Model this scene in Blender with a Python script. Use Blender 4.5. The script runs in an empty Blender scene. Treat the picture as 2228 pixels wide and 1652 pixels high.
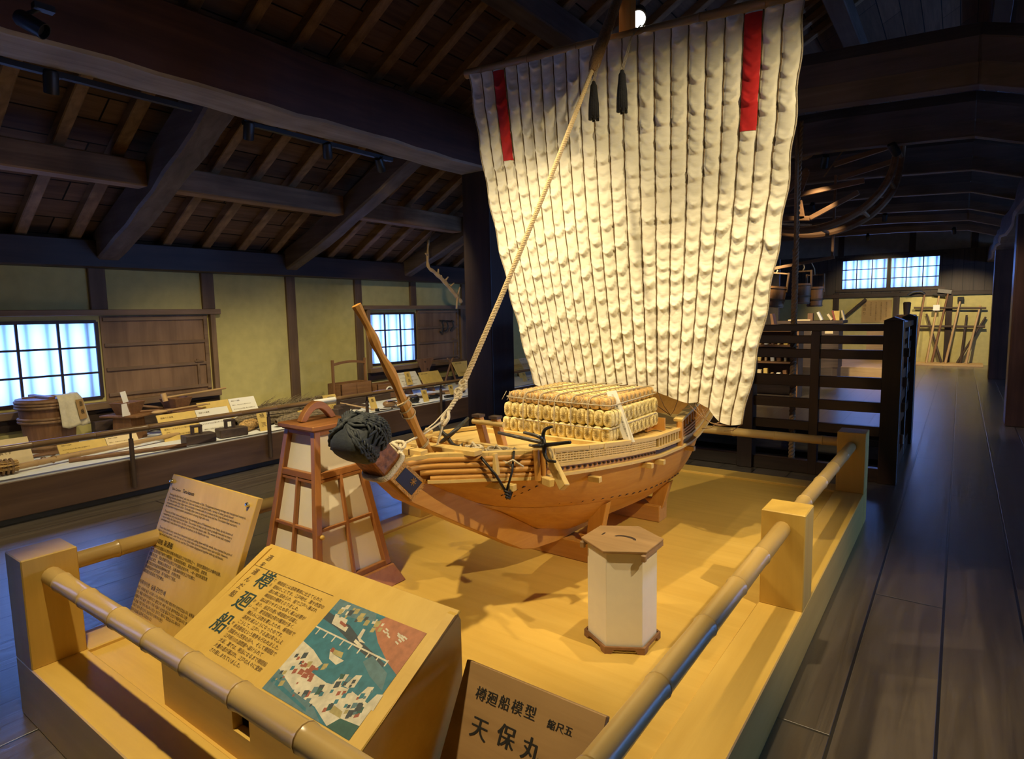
import bpy, bmesh, math, random
from math import sin, cos, pi, radians, sqrt
from mathutils import Vector, Matrix, Euler

random.seed(7)
SC = bpy.context.scene
COL = SC.collection

# ---------------------------------------------------------------- camera, world, exposure
cam_d = bpy.data.cameras.new('camera'); cam = bpy.data.objects.new('camera', cam_d); COL.objects.link(cam)
cam_d.sensor_fit = 'HORIZONTAL'; cam_d.sensor_width = 36.0; cam_d.lens = 1332.81 / 2228 * 36.0
cam_d.clip_start = 0.02; cam_d.clip_end = 200
_yaw, _pitch, _roll = 0.63168, 0.106155, 0.020094
_f = Vector((-sin(_yaw) * cos(_pitch), cos(_yaw) * cos(_pitch), -sin(_pitch)))
_r = Vector((cos(_yaw), sin(_yaw), 0)); _d = _f.cross(_r)
_r2 = _r * cos(_roll) + _d * sin(_roll); _d2 = _d * cos(_roll) - _r * sin(_roll)
cam.matrix_world = Matrix(((_r2.x, -_d2.x, -_f.x, 0), (_r2.y, -_d2.y, -_f.y, 0), (_r2.z, -_d2.z, -_f.z, 1.5), (0, 0, 0, 1)))
SC.camera = cam

w = bpy.data.worlds.new('world'); SC.world = w; w.use_nodes = True
w.node_tree.nodes['Background'].inputs[0].default_value = (0.145, 0.32, 1.0, 1)
w.node_tree.nodes['Background'].inputs[1].default_value = 15.0
SC.view_settings.view_transform = 'Standard'; SC.view_settings.look = 'None'
SC.view_settings.gamma = 1; SC.view_settings.use_curve_mapping = False
SC.view_settings.exposure = 0.0
SC.cycles.max_bounces = 8; SC.cycles.diffuse_bounces = 4; SC.cycles.glossy_bounces = 3
SC.cycles.sample_clamp_indirect = 4.0
try:
    SC.cycles.use_denoising = True
except Exception:
    pass

# the spot lamps over the exhibit: (x, y, z) of the lamp head, aim, watts, cone, blend
WARM = (1.0, 0.80, 0.46)
SPOTS = [
    ((-2.0, 0.55, 3.25), (-1.75, 1.15, 0.4), 330, 52, 0.6),
    ((1.25, 1.9, 3.3), (-1.7, 3.0, 1.15), 330, 58, 0.5),
    ((-3.9, 1.3, 3.0), (-1.95, 3.2, 1.35), 300, 56, 0.8),
    ((-0.75, 2.5, 3.3), (-1.0, 3.0, 0.3), 170, 54, 0.7),
    ((-2.3, 1.2, 3.5), (0.9, 1.9, 0.0), 420, 40, 0.8),
    ((-2.25, 1.75, 3.45), (-1.95, 3.25, 1.0), 270, 56, 0.9),
]

# added area lights standing in for daylight at the unseen right windows
def daylight_fill(loc, aim, sx, sy, watts, col=(0.22, 0.48, 1.0)):
    d = bpy.data.lights.new('daylight_fill', 'AREA'); d.shape = 'RECTANGLE'; d.size = sx; d.size_y = sy; d.energy = watts; d.color = col
    o = bpy.data.objects.new('daylight_fill', d); COL.objects.link(o); o.location = loc
    o.rotation_euler = (Vector(aim) - Vector(loc)).to_track_quat('-Z', 'Y').to_euler()
for _y in (6.55, 9.55, 13.15): daylight_fill((8.1, _y, 1.4), (4, _y, 1.2), 1.8, 1.0, 90)

# ---------------------------------------------------------------- mesh helpers
ORG = {}

class MB:
    def __init__(s): s.v = []; s.f = []; s.m = []; s.mi = 0
    def add(s, vs, fs):
        b = len(s.v); s.v += [tuple(x) for x in vs]
        for f in fs: s.f.append([b + i for i in f]); s.m.append(s.mi)
        return s
    def box(s, x0, x1, y0, y1, z0, z1):
        return s.add([(x0,y0,z0),(x1,y0,z0),(x1,y1,z0),(x0,y1,z0),(x0,y0,z1),(x1,y0,z1),(x1,y1,z1),(x0,y1,z1)],
                     [(3,2,1,0),(4,5,6,7),(0,1,5,4),(1,2,6,5),(2,3,7,6),(3,0,4,7)])
    def hexa(s, b, t):
        n = len(b)
        return s.add(list(b) + list(t), [tuple(range(n - 1, -1, -1)), tuple(range(n, 2 * n))] + [(i, (i + 1) % n, n + (i + 1) % n, n + i) for i in range(n)])
    def cbox(s, c, size, M=None):
        hx, hy, hz = size[0] / 2, size[1] / 2, size[2] / 2; c = Vector(c)
        P = [Vector(p) for p in [(-hx,-hy,-hz),(hx,-hy,-hz),(hx,hy,-hz),(-hx,hy,-hz),(-hx,-hy,hz),(hx,-hy,hz),(hx,hy,hz),(-hx,hy,hz)]]
        if M is not None: P = [M @ p for p in P]
        P = [p + c for p in P]
        return s.hexa(P[:4], P[4:])
    def beam(s, a, b, wd, ht, up=(0, 0, 1)):
        a = Vector(a); b = Vector(b); d = (b - a).normalized(); u = Vector(up)
        sd = d.cross(u)
        if sd.length < 1e-4: sd = d.cross(Vector((1, 0, 0)))
        sd.normalize(); u = sd.cross(d)
        q = [(-.5,-.5),(.5,-.5),(.5,.5),(-.5,.5)]
        return s.hexa([a + sd * (i * wd) + u * (j * ht) for i, j in q][::-1], [b + sd * (i * wd) + u * (j * ht) for i, j in q][::-1])
    def tube(s, path, r, n=10, cap=True):
        P = [Vector(p) for p in path]; k = len(P)
        R = r if isinstance(r, (list, tuple)) else [r] * k
        d0 = (P[1] - P[0]).normalized()
        u = d0.cross(Vector((0, 0, 1)))
        if u.length < 1e-3: u = d0.cross(Vector((1, 0, 0)))
        u.normalize(); vs = []
        for i in range(k):
            d = (P[min(i + 1, k - 1)] - P[max(i - 1, 0)])
            if d.length < 1e-9: d = d0
            d.normalize(); u = (u - d * u.dot(d))
            if u.length < 1e-6: u = d.orthogonal()
            u.normalize(); w_ = d.cross(u)
            for j in range(n):
                a = 2 * pi * j / n; vs.append(P[i] + (u * cos(a) + w_ * sin(a)) * R[i])
        fs = [(i * n + j, i * n + (j + 1) % n, (i + 1) * n + (j + 1) % n, (i + 1) * n + j) for i in range(k - 1) for j in range(n)]
        if cap: fs += [tuple(range(n - 1, -1, -1)), tuple((k - 1) * n + j for j in range(n))]
        return s.add(vs, fs)
    def lathe(s, prof, o=(0, 0, 0), n=24, M=None, a0=0.0):
        o = Vector(o); k = len(prof); vs = []
        for r, z in prof:
            for j in range(n):
                a = a0 + 2 * pi * j / n; p = Vector((r * cos(a), r * sin(a), z))
                if M is not None: p = M @ p
                vs.append(p + o)
        fs = [(i * n + j, i * n + (j + 1) % n, (i + 1) * n + (j + 1) % n, (i + 1) * n + j) for i in range(k - 1) for j in range(n)]
        fs += [tuple(range(n - 1, -1, -1)), tuple((k - 1) * n + j for j in range(n))]
        return s.add(vs, fs)
    def ball(s, c, r, n=12, sq=(1, 1, 1), M=None):
        pr = [(max(1e-4, sin(pi * i / n)), -cos(pi * i / n)) for i in range(n + 1)]
        S = Matrix.Diagonal((r * sq[0], r * sq[1], r * sq[2]))
        return s.lathe(pr, c, n + 4, (M @ S) if M is not None else S)
    def prism(s, poly, ext):
        e = Vector(ext); P = [Vector(p) for p in poly]
        return s.hexa(P, [p + e for p in P])
    def grid(s, fn, nu, nv, flip=False):
        vs = [fn(i / nu, j / nv) for j in range(nv + 1) for i in range(nu + 1)]
        fs = []
        for j in range(nv):
            for i in range(nu):
                a = j * (nu + 1) + i; q = (a, a + 1, a + nu + 2, a + nu + 1)
                fs.append(q[::-1] if flip else q)
        return s.add(vs, fs)
    def sheet(s, fn, nu, nv, th):
        """a grid with thickness: fn(u,v) -> point, th offset vector"""
        t = Vector(th)
        b = len(s.v); s.grid(fn, nu, nv); s.grid(lambda u, v: Vector(fn(u, v)) + t, nu, nv, True)
        n1 = (nu + 1) * (nv + 1); W = nu + 1
        ring = [i for i in range(W)] + [j * W + nu for j in range(1, nv + 1)] + [nv * W + i for i in range(nu - 1, -1, -1)] + [j * W for j in range(nv - 1, 0, -1)]
        for i in range(len(ring)):
            p, q = ring[i], ring[(i + 1) % len(ring)]
            s.f.append([b + q, b + p, b + n1 + p, b + n1 + q]); s.m.append(s.mi)
        return s
    def text(s, body, size, O, U, V, thick=0.0, spacing=1.0, line=1.0, N=None, lift=0.0012, offset=0.0):
        if offset:
            for k in (-1, 1): s.text(body, size, Vector(O) + Vector(U).normalized() * (k * offset), U, V, spacing=spacing, line=line, N=N, lift=lift + .0001 * k)
            O = Vector(O); offset = 0.0
        """lettering as a thin mesh: O top-left of the first line, U along the line, V down the page"""
        O = Vector(O); U = Vector(U).normalized(); V = Vector(V).normalized(); N = U.cross(V) * -1 if N is None else Vector(N)
        vs, fs = text_shape(body, size, spacing, line, offset)
        return s.add([O + U * x - V * y + N * lift for x, y in vs], fs)
    def build(s, name, mats, parent=None, smooth=False, bevel=0.0, origin=None, sub=0, seg=1):
        if not isinstance(mats, (list, tuple)): mats = [mats]
        if parent is not None: o0 = ORG[parent.name] if origin is None else Vector(origin)
        elif origin is not None: o0 = Vector(origin)
        else:
            xs = [p[0] for p in s.v]; ys = [p[1] for p in s.v]; zs = [p[2] for p in s.v]
            o0 = Vector(((min(xs) + max(xs)) / 2, (min(ys) + max(ys)) / 2, min(zs)))
        me = bpy.data.meshes.new(name)
        me.from_pydata([Vector(p) - o0 for p in s.v], [], s.f); 
        for m_ in mats: me.materials.append(m_)
        if len(mats) > 1: me.polygons.foreach_set('material_index', s.m)
        bm = bmesh.new(); bm.from_mesh(me)
        if FIXN.get('on', True) and len(s.f) < 60000: bmesh.ops.recalc_face_normals(bm, faces=bm.faces)
        bm.to_mesh(me); bm.free()
        if smooth:
            me.polygons.foreach_set('use_smooth', [True] * len(me.polygons))
            if smooth != 'all':
                try: me.set_sharp_from_angle(angle=radians(42))
                except Exception: pass
        o = bpy.data.objects.new(name, me); COL.objects.link(o)
        if parent is not None:
            o.parent = parent; o.location = o0 - ORG[parent.name]
        else: o.location = o0
        ORG[o.name] = o0
        if bevel:
            b = o.modifiers.new('edge', 'BEVEL'); b.width = bevel; b.segments = seg; b.limit_method = 'ANGLE'; b.angle_limit = radians(40)
        if sub:
            q = o.modifiers.new('round', 'SUBSURF'); q.levels = sub; q.render_levels = sub
        return o

FIXN = {'on': True}
_tc = {}
def text_shape(body, size, spacing, line, offset):
    cu = bpy.data.curves.new('lettering', 'FONT'); cu.body = body; cu.size = size; cu.space_character = spacing; cu.space_line = line
    cu.resolution_u = 3; cu.offset = offset; cu.fill_mode = 'FRONT'
    o = bpy.data.objects.new('lettering', cu); COL.objects.link(o)
    me = bpy.data.meshes.new_from_object(o.evaluated_get(bpy.context.evaluated_depsgraph_get()))
    vs = [(v.co.x, v.co.y) for v in me.vertices]; fs = [tuple(p.vertices) for p in me.polygons]
    bpy.data.objects.remove(o); bpy.data.curves.remove(cu); bpy.data.meshes.remove(me)
    return vs, fs

def tag(o, label, cat, group=None, kind=None):
    o['label'] = label; o['category'] = cat
    if group: o['group'] = group
    if kind: o['kind'] = kind
    return o
def thing(name, loc, label, cat, group=None):
    o = bpy.data.objects.new(name, None); COL.objects.link(o); o.location = loc; o.empty_display_size = .05
    ORG[o.name] = Vector(loc); return tag(o, label, cat, group)
def struct(o): o['kind'] = 'structure'; return o
def sub_dup(o, par):
    c = o.copy(); COL.objects.link(c); c.parent = par
    for ch in o.children: sub_dup(ch, c)
    return c
def dup(root, loc, rotz=0, label=None, scale=None):
    r = root.copy(); COL.objects.link(r); r.location = loc; r.rotation_euler = (0, 0, rotz)
    if scale: r.scale = scale
    if label: r['label'] = label
    for ch in root.children: sub_dup(ch, r)
    return r
def lerp(a, b, t): return a + (b - a) * t
def L3(a, b, t): return Vector(a).lerp(Vector(b), t)
def interp(x, tab):
    if x <= tab[0][0]: return tab[0][1]
    for (x0, y0), (x1, y1) in zip(tab, tab[1:]):
        if x <= x1: return y0 + (y1 - y0) * (x - x0) / (x1 - x0)
    return tab[-1][1]
def smooth_path(P, k=8):
    P = [Vector(p) for p in P]; out = []
    for i in range(len(P) - 1):
        p0, p1, p2, p3 = P[max(i - 1, 0)], P[i], P[i + 1], P[min(i + 2, len(P) - 1)]
        for j in range(k):
            t = j / k
            out.append(0.5 * ((2 * p1) + (p2 - p0) * t + (2 * p0 - 5 * p1 + 4 * p2 - p3) * t * t + (3 * p1 - p0 - 3 * p2 + p3) * t ** 3))
    out.append(P[-1]); return out
def resample(P, n):
    P = [Vector(p) for p in P]; L = [0]
    for a, b in zip(P, P[1:]): L.append(L[-1] + (b - a).length)
    out = []; j = 0
    for i in range(n + 1):
        t = L[-1] * i / n
        while j < len(P) - 2 and L[j + 1] < t: j += 1
        out.append(P[j].lerp(P[j + 1], (t - L[j]) / max(1e-9, L[j + 1] - L[j])))
    return out
def twist(mb, path, r, pitch, strands=3, n=6, per=10):
    """a laid rope: strands wound round the path"""
    P = [Vector(p) for p in path]; L = sum((b - a).length for a, b in zip(P, P[1:]))
    N = max(8, int(L / pitch * per)); Q = resample(P, N); u = (Q[1] - Q[0]).orthogonal().normalized(); fr = []
    for i in range(N + 1):
        d = (Q[min(i + 1, N)] - Q[max(i - 1, 0)]).normalized(); u = (u - d * u.dot(d)).normalized(); fr.append((u.copy(), d.cross(u)))
    for k in range(strands):
        pts = []
        for i in range(N + 1):
            a = 2 * pi * (i / per + k / strands); pts.append(Q[i] + (fr[i][0] * cos(a) + fr[i][1] * sin(a)) * r * .52)
        mb.tube(pts, r * .55, n)
    return mb
def bamboo(mb, a, b, r, step, seed=0, n=14, taper=1.0):
    """a bamboo cane with swollen nodes"""
    rnd = random.Random(seed); a = Vector(a); b = Vector(b); L = (b - a).length; d = (b - a).normalized()
    ts = []; t = step * (.3 + .5 * rnd.random())
    while t < L - .03: ts.append(t); t += step * (.9 + .2 * rnd.random())
    prof = [(0, r)]
    for t in ts:
        rr = lerp(r, r * taper, t / L)
        prof += [(t - .016, rr * .985), (t - .006, rr * 1.06), (t - .0025, rr * 1.085), (t, rr * .985), (t + .0025, rr * 1.075), (t + .009, rr * 1.03), (t + .02, rr)]
    prof.append((L, r * taper))
    mb.tube([a + d * t for t, _ in prof], [q for _, q in prof], n)
    return [a + d * t for t in ts]

# ---------------------------------------------------------------- materials
def nt(name):
    m = bpy.data.materials.new(name); m.use_nodes = True; t = m.node_tree; b = t.nodes['Principled BSDF']
    return m, t, b
def N(t, typ, **kw):
    n = t.nodes.new(typ)
    for k, v in kw.items(): setattr(n, k, v)
    return n
def ramp(t, fac, stops):
    r = N(t, 'ShaderNodeValToRGB'); e = r.color_ramp.elements
    while len(e) < len(stops): e.new(.5)
    for i, (p, c) in enumerate(stops): e[i].position = p; e[i].color = (*c, 1)
    t.links.new(fac, r.inputs[0]); return r.outputs[0]
def bump(t, b, h, st, dist=.01):
    n = N(t, 'ShaderNodeBump'); n.inputs['Strength'].default_value = st; n.inputs['Distance'].default_value = dist
    t.links.new(h, n.inputs['Height']); t.links.new(n.outputs[0], b.inputs['Normal'])
def plain(name, col, rough=.6, metal=0.0, nz=0.0, sc=30, bmp=0.0, spec=.5):
    m, t, b = nt(name); b.inputs['Roughness'].default_value = rough; b.inputs['Metallic'].default_value = metal
    b.inputs['Specular IOR Level'].default_value = spec
    if nz or bmp:
        tc = N(t, 'ShaderNodeTexCoord'); no = N(t, 'ShaderNodeTexNoise'); no.inputs['Scale'].default_value = sc; no.inputs['Detail'].default_value = 6
        t.links.new(tc.outputs['Object'], no.inputs['Vector'])
        lo = tuple(c * (1 - nz) for c in col); hi = tuple(min(1, c * (1 + nz)) for c in col)
        t.links.new(ramp(t, no.outputs[0], [(.3, lo), (.7, hi)]), b.inputs['Base Color'])
        if bmp: bump(t, b, no.outputs[0], bmp)
    else: b.inputs['Base Color'].default_value = (*col, 1)
    return m
def wood(name, dark, light, axis='x', sc=1.0, rough=.5, bmp=.15, patch=.25, spec=.4, ring=14):
    m, t, b = nt(name); b.inputs['Specular IOR Level'].default_value = spec
    tc = N(t, 'ShaderNodeTexCoord'); mp = N(t, 'ShaderNodeMapping'); t.links.new(tc.outputs['Object'], mp.inputs['Vector'])
    s_ = [ring * sc] * 3; s_['xyz'.index(axis)] = .9 * sc; mp.inputs['Scale'].default_value = s_
    no = N(t, 'ShaderNodeTexNoise'); no.inputs['Scale'].default_value = 1.0; no.inputs['Detail'].default_value = 7; no.inputs['Roughness'].default_value = .62; no.inputs['Distortion'].default_value = .5
    t.links.new(mp.outputs[0], no.inputs['Vector'])
    n2 = N(t, 'ShaderNodeTexNoise'); n2.inputs['Scale'].default_value = 2.3; n2.inputs['Detail'].default_value = 3
    t.links.new(tc.outputs['Object'], n2.inputs['Vector'])
    mid = tuple((a + c) / 2 for a, c in zip(dark, light))
    c1 = ramp(t, no.outputs[0], [(.28, dark), (.5, mid), (.72, light)])
    c2 = ramp(t, n2.outputs[0], [(.3, (1 - patch,) * 3), (.7, (1, 1, 1))])
    mx = N(t, 'ShaderNodeMix', data_type='RGBA', blend_type='MULTIPLY'); mx.inputs[0].default_value = 1
    t.links.new(c1, mx.inputs[6]); t.links.new(c2, mx.inputs[7]); t.links.new(mx.outputs[2], b.inputs['Base Color'])
    b.inputs['Roughness'].default_value = rough
    if bmp: bump(t, b, no.outputs[0], bmp, .004)
    return m
def planks(name, dark, light, wid, leng, axis, rough, bmp, gap=.006, tint=.3, spec=.5, slope=1.0):
    """boards running along one axis, narrow dark joints"""
    m, t, b = nt(name); b.inputs['Specular IOR Level'].default_value = spec
    tc = N(t, 'ShaderNodeTexCoord'); sp = N(t, 'ShaderNodeSeparateXYZ'); cb = N(t, 'ShaderNodeCombineXYZ')
    t.links.new(tc.outputs['Object'], sp.inputs[0])
    a, c = (1, 0) if axis == 'y' else (0, 1) if axis == 'x' else (2, 0)
    if axis == 'zy': a, c = 2, 1
    t.links.new(sp.outputs[a], cb.inputs[0])
    ms = N(t, 'ShaderNodeMath', operation='MULTIPLY'); ms.inputs[1].default_value = slope
    t.links.new(sp.outputs[c], ms.inputs[0]); t.links.new(ms.outputs[0], cb.inputs[1])
    br = N(t, 'ShaderNodeTexBrick'); br.offset = .37; br.offset_frequency = 2
    for k, v in (('Scale', 1), ('Mortar Size', gap), ('Mortar Smooth', .3), ('Bias', 0), ('Brick Width', leng), ('Row Height', wid)): br.inputs[k].default_value = v
    br.inputs['Color1'].default_value = (1, 1, 1, 1); br.inputs['Color2'].default_value = (1 - tint,) * 3 + (1,); br.inputs['Mortar'].default_value = (.04, .035, .03, 1)
    t.links.new(cb.outputs[0], br.inputs['Vector'])
    mp = N(t, 'ShaderNodeMapping'); mp.inputs['Scale'].default_value = (1.1, 16, 16); t.links.new(cb.outputs[0], mp.inputs['Vector'])
    no = N(t, 'ShaderNodeTexNoise'); no.inputs['Scale'].default_value = 1; no.inputs['Detail'].default_value = 7; no.inputs['Roughness'].default_value = .6; no.inputs['Distortion'].default_value = .6
    t.links.new(mp.outputs[0], no.inputs['Vector'])
    c1 = ramp(t, no.outputs[0], [(.28, dark), (.72, light)])
    mx = N(t, 'ShaderNodeMix', data_type='RGBA', blend_type='MULTIPLY'); mx.inputs[0].default_value = 1
    t.links.new(c1, mx.inputs[6]); t.links.new(br.outputs[0], mx.inputs[7]); t.links.new(mx.outputs[2], b.inputs['Base Color'])
    rr = N(t, 'ShaderNodeMapRange'); rr.inputs['To Min'].default_value = rough - .1; rr.inputs['To Max'].default_value = rough + .14
    t.links.new(no.outputs[0], rr.inputs[0]); t.links.new(rr.outputs[0], b.inputs['Roughness'])
    n3 = N(t, 'ShaderNodeTexNoise'); n3.inputs['Scale'].default_value = 7; n3.inputs['Detail'].default_value = 3
    t.links.new(cb.outputs[0], n3.inputs['Vector'])
    ad = N(t, 'ShaderNodeMath', operation='MULTIPLY_ADD'); ad.inputs[1].default_value = .5
    t.links.new(n3.outputs[0], ad.inputs[0]); t.links.new(no.outputs[0], ad.inputs[2])
    sb = N(t, 'ShaderNodeMath', operation='MULTIPLY_ADD'); sb.inputs[1].default_value = -1.2
    t.links.new(br.outputs['Fac'], sb.inputs[0]); t.links.new(ad.outputs[0], sb.inputs[2])
    bump(t, b, sb.outputs[0], bmp, .006)
    return m

HINOKI = {a: wood('pale_cypress_' + a, (.66, .415, .085), (.77, .515, .125), a, rough=.42, bmp=.03, patch=.10) for a in 'xyz'}
SHIPW = {a: wood('ship_timber_' + a, (.54, .25, .050), (.66, .34, .080), a, 2.5, rough=.45, bmp=.03, patch=.12) for a in 'xyz'}
SHIPL = wood('ship_timber_pale', (.64, .43, .14), (.76, .55, .21), 'y', 2.5, rough=.5, bmp=.02, patch=.1)
RAIL = {a: wood('stair_rail_wood_' + a, (.020, .010, .007), (.050, .024, .016), a, rough=.30, bmp=.05, spec=.5) for a in 'xyz'}
OLD = {a: wood('old_beam_' + a, (.060, .036, .027), (.165, .115, .085), a, .7, rough=.62, bmp=.5, patch=.4) for a in 'xyz'}
DARKB = {a: wood('dark_post_' + a, (.022, .012, .009), (.060, .033, .024), a, .8, rough=.5, bmp=.25, patch=.3) for a in 'xyz'}
RAFT = {a: wood('rafter_wood_' + a, (.16, .082, .038), (.40, .23, .115), a, .9, rough=.65, bmp=.35, patch=.45) for a in 'xyz'}
POST = wood('wall_post_wood', (.10, .058, .034), (.19, .115, .068), 'z', .8, rough=.65, bmp=.2, patch=.3)
FRAME = {a: wood('window_wood_' + a, (.15, .088, .050), (.29, .18, .105), a, .9, rough=.6, bmp=.15, patch=.25) for a in 'xyz'}
SHUT = wood('shutter_board', (.19, .105, .058), (.34, .20, .11), 'z', .8, rough=.65, bmp=.15, patch=.3)
COUNT = {a: wood('counter_wood_' + a, (.080, .040, .022), (.15, .082, .045), a, .8, rough=.5, bmp=.08, patch=.2) for a in 'xyz'}
BROWN = {a: wood('tool_wood_' + a, (.17, .078, .034), (.33, .165, .075), a, 1.6, rough=.55, bmp=.12, patch=.3) for a in 'xyz'}
DARKT = {a: wood('dark_tool_wood_' + a, (.05, .030, .022), (.115, .072, .052), a, 1.6, rough=.6, bmp=.2, patch=.3) for a in 'xyz'}
PALE = {a: wood('pale_tool_wood_' + a, (.48, .29, .12), (.64, .42, .2), a, 1.6, rough=.55, bmp=.1, patch=.2) for a in 'xyz'}
ANDON = {a: wood('lantern_wood_' + a, (.30, .115, .032), (.46, .20, .065), a, 1.5, rough=.4, bmp=.05, patch=.15) for a in 'xyz'}
GREYW = {a: wood('grey_weathered_wood_' + a, (.16, .145, .125), (.42, .38, .33), a, .9, rough=.8, bmp=.6, patch=.5) for a in 'xyz'}
BAMB = wood('bamboo_skin', (.55, .36, .12), (.68, .48, .19), 'y', .8, rough=.28, bmp=.02, patch=.25, spec=.5)
BAMBX = wood('bamboo_skin_cross', (.55, .36, .12), (.68, .48, .19), 'x', .8, rough=.28, bmp=.02, patch=.25, spec=.5)
BAMBD = wood('smoked_bamboo', (.15, .082, .035), (.28, .165, .075), 'y', .8, rough=.3, bmp=.04, patch=.3)
FLOOR = planks('floor_boards', (.085, .064, .048), (.20, .155, .115), .30, 3.6, 'y', .34, .45, .007, .35, 1.0)
ROOFB = planks('roof_boards', (.085, .045, .026), (.19, .105, .062), .26, 2.2, 'y', .75, .4, .008, .4, .2, 1.145)
DADO = planks('wall_boards_dark', (.030, .020, .017), (.065, .045, .036), .22, 4, 'z', .6, .2, .006, .3)
PLASTER = plain('mustard_plaster', (.50, .43, .175), .9, nz=.08, sc=9, bmp=.05, spec=.1)
PLASTERG = plain('grey_plaster', (.20, .185, .15), .9, nz=.12, sc=6, bmp=.05, spec=.1)
WHITE = plain('white_cloth', (.78, .78, .76), .85, nz=.04, sc=40, bmp=.05)
PAPERW = plain('white_card', (.80, .76, .68), .7)
PAPERY = plain('yellow_card', (.68, .47, .13), .7, nz=.08, sc=12)
PAPERP = plain('cream_card', (.74, .58, .33), .7, nz=.05, sc=12)
INK = plain('black_ink', (.012, .011, .010), .6)
INKB = plain('brown_ink', (.11, .062, .02), .7)
INKG = plain('blue_green_ink', (.015, .05, .05), .6)
BLACK = plain('black_metal', (.012, .012, .013), .45)
IRON = plain('blackened_iron', (.018, .017, .018), .42, .3, nz=.3, sc=60, bmp=.1)
STEEL = plain('polished_screw', (.7, .7, .7), .2, 1.0)
CLOTHK = plain('black_tassel_thread', (.008, .008, .012), .9, nz=.3, sc=120, bmp=.4)
ROPE = plain('pale_rope', (.62, .47, .26), .85, nz=.15, sc=160, bmp=.5)
ROPED = plain('brown_rope', (.26, .15, .07), .9, nz=.25, sc=120, bmp=.6)
ROPEW = plain('white_rope', (.72, .62, .44), .85, nz=.1, sc=200, bmp=.5)
ROPEG = plain('grey_cord', (.42, .35, .24), .9, nz=.2, sc=200, bmp=.5)
STRAW = plain('rice_straw', (.76, .62, .28), .85, nz=.18, sc=70, bmp=.6)
STRAWB = plain('brown_straw', (.58, .36, .13), .85, nz=.4, sc=60, bmp=.7)
DRY = plain('dried_plant', (.20, .15, .09), .95, nz=.5, sc=50, bmp=.6)
CORD = plain('sail_lacing', (.16, .10, .045), .9, nz=.3, sc=150, bmp=.4)
RED = plain('red_sail_cloth', (.48, .010, .012), .85, nz=.08, sc=30, bmp=.2)
SHADE = plain('lantern_paper', (.80, .74, .60), .8, nz=.02, sc=20)
BRASS = plain('brass_fitting', (.60, .32, .07), .35, .6, nz=.45, sc=150, bmp=.5)
COPPER = plain('aged_copper_band', (.26, .10, .03), .45, .35, nz=.6, sc=45, bmp=.3)
YARN = plain('black_bow_yarn', (.030, .036, .042), .7, nz=.2, sc=80, bmp=.2)

_fb = FLOOR.node_tree.nodes['Principled BSDF']; _fb.inputs['Coat Weight'].default_value = 1.0; _fb.inputs['Coat Roughness'].default_value = .33; _fb.inputs['Coat IOR'].default_value = 2.3
_fb.inputs['Coat Normal'].default_value = (0, 0, 0)
FLOOR.node_tree.links.new(_fb.inputs['Normal'].links[0].from_socket, _fb.inputs['Coat Normal'])
def sailcloth():
    m, t, b = nt('sail_canvas'); b.inputs['Roughness'].default_value = .9; b.inputs['Specular IOR Level'].default_value = .1
    tc = N(t, 'ShaderNodeTexCoord'); no = N(t, 'ShaderNodeTexNoise'); no.inputs['Scale'].default_value = 5; no.inputs['Detail'].default_value = 5
    t.links.new(tc.outputs['Object'], no.inputs['Vector'])
    t.links.new(ramp(t, no.outputs[0], [(.3, (.70, .66, .53)), (.7, (.79, .75, .63))]), b.inputs['Base Color'])
    mp = N(t, 'ShaderNodeMapping'); mp.inputs['Scale'].default_value = (14, 14, 32); t.links.new(tc.outputs['Object'], mp.inputs['Vector'])
    n2 = N(t, 'ShaderNodeTexNoise'); n2.inputs['Scale'].default_value = 1; n2.inputs['Detail'].default_value = 4; n2.inputs['Distortion'].default_value = .4
    t.links.new(mp.outputs[0], n2.inputs['Vector']); bump(t, b, n2.outputs[0], .28, .012)
    return m
SAIL = sailcloth()
def shoji():
    m, t, b = nt('shoji_paper'); o = t.nodes['Material Output']
    tr = N(t, 'ShaderNodeBsdfTranslucent'); tr.inputs[0].default_value = (.80, .80, .80, 1)
    df = N(t, 'ShaderNodeBsdfDiffuse'); df.inputs[0].default_value = (.7, .7, .68, 1)
    mx = N(t, 'ShaderNodeMixShader'); mx.inputs[0].default_value = .10
    t.links.new(tr.outputs[0], mx.inputs[1]); t.links.new(df.outputs[0], mx.inputs[2]); t.links.new(mx.outputs[0], o.inputs[0])
    t.nodes.remove(b); return m
SHOJI = shoji()
def glow(name, col, st):
    m, t, b = nt(name); b.inputs['Emission Color'].default_value = (*col, 1); b.inputs['Emission Strength'].default_value = st; b.inputs['Base Color'].default_value = (0, 0, 0, 1)
    return m
LAMP = glow('lamp_lens', (1.0, .95, .85), 40)
# ================================================================ ROOM SHELL
RX, RIDGE = .559, .3
def roof_z(x): return 2.30 + RX * ((x if x < RIDGE else 2 * RIDGE - x) + 6.95)
XL, XR, YB, YF = -7.1, 7.7, -4.2, 19.3
HX0, HX1, HY0, HY1 = -3.05, -.44, 6.08, 7.86          # the stair opening
m = MB()
for x0, x1, y0, y1 in ((XL, HX0, YB, YF), (HX1, XR, YB, YF), (HX0, HX1, YB, HY0), (HX0, HX1, HY1, YF)): m.box(x0, x1, y0, y1, -.06, 0)
struct(m.build('floor', FLOOR, origin=(0, 0, 0)))
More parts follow.
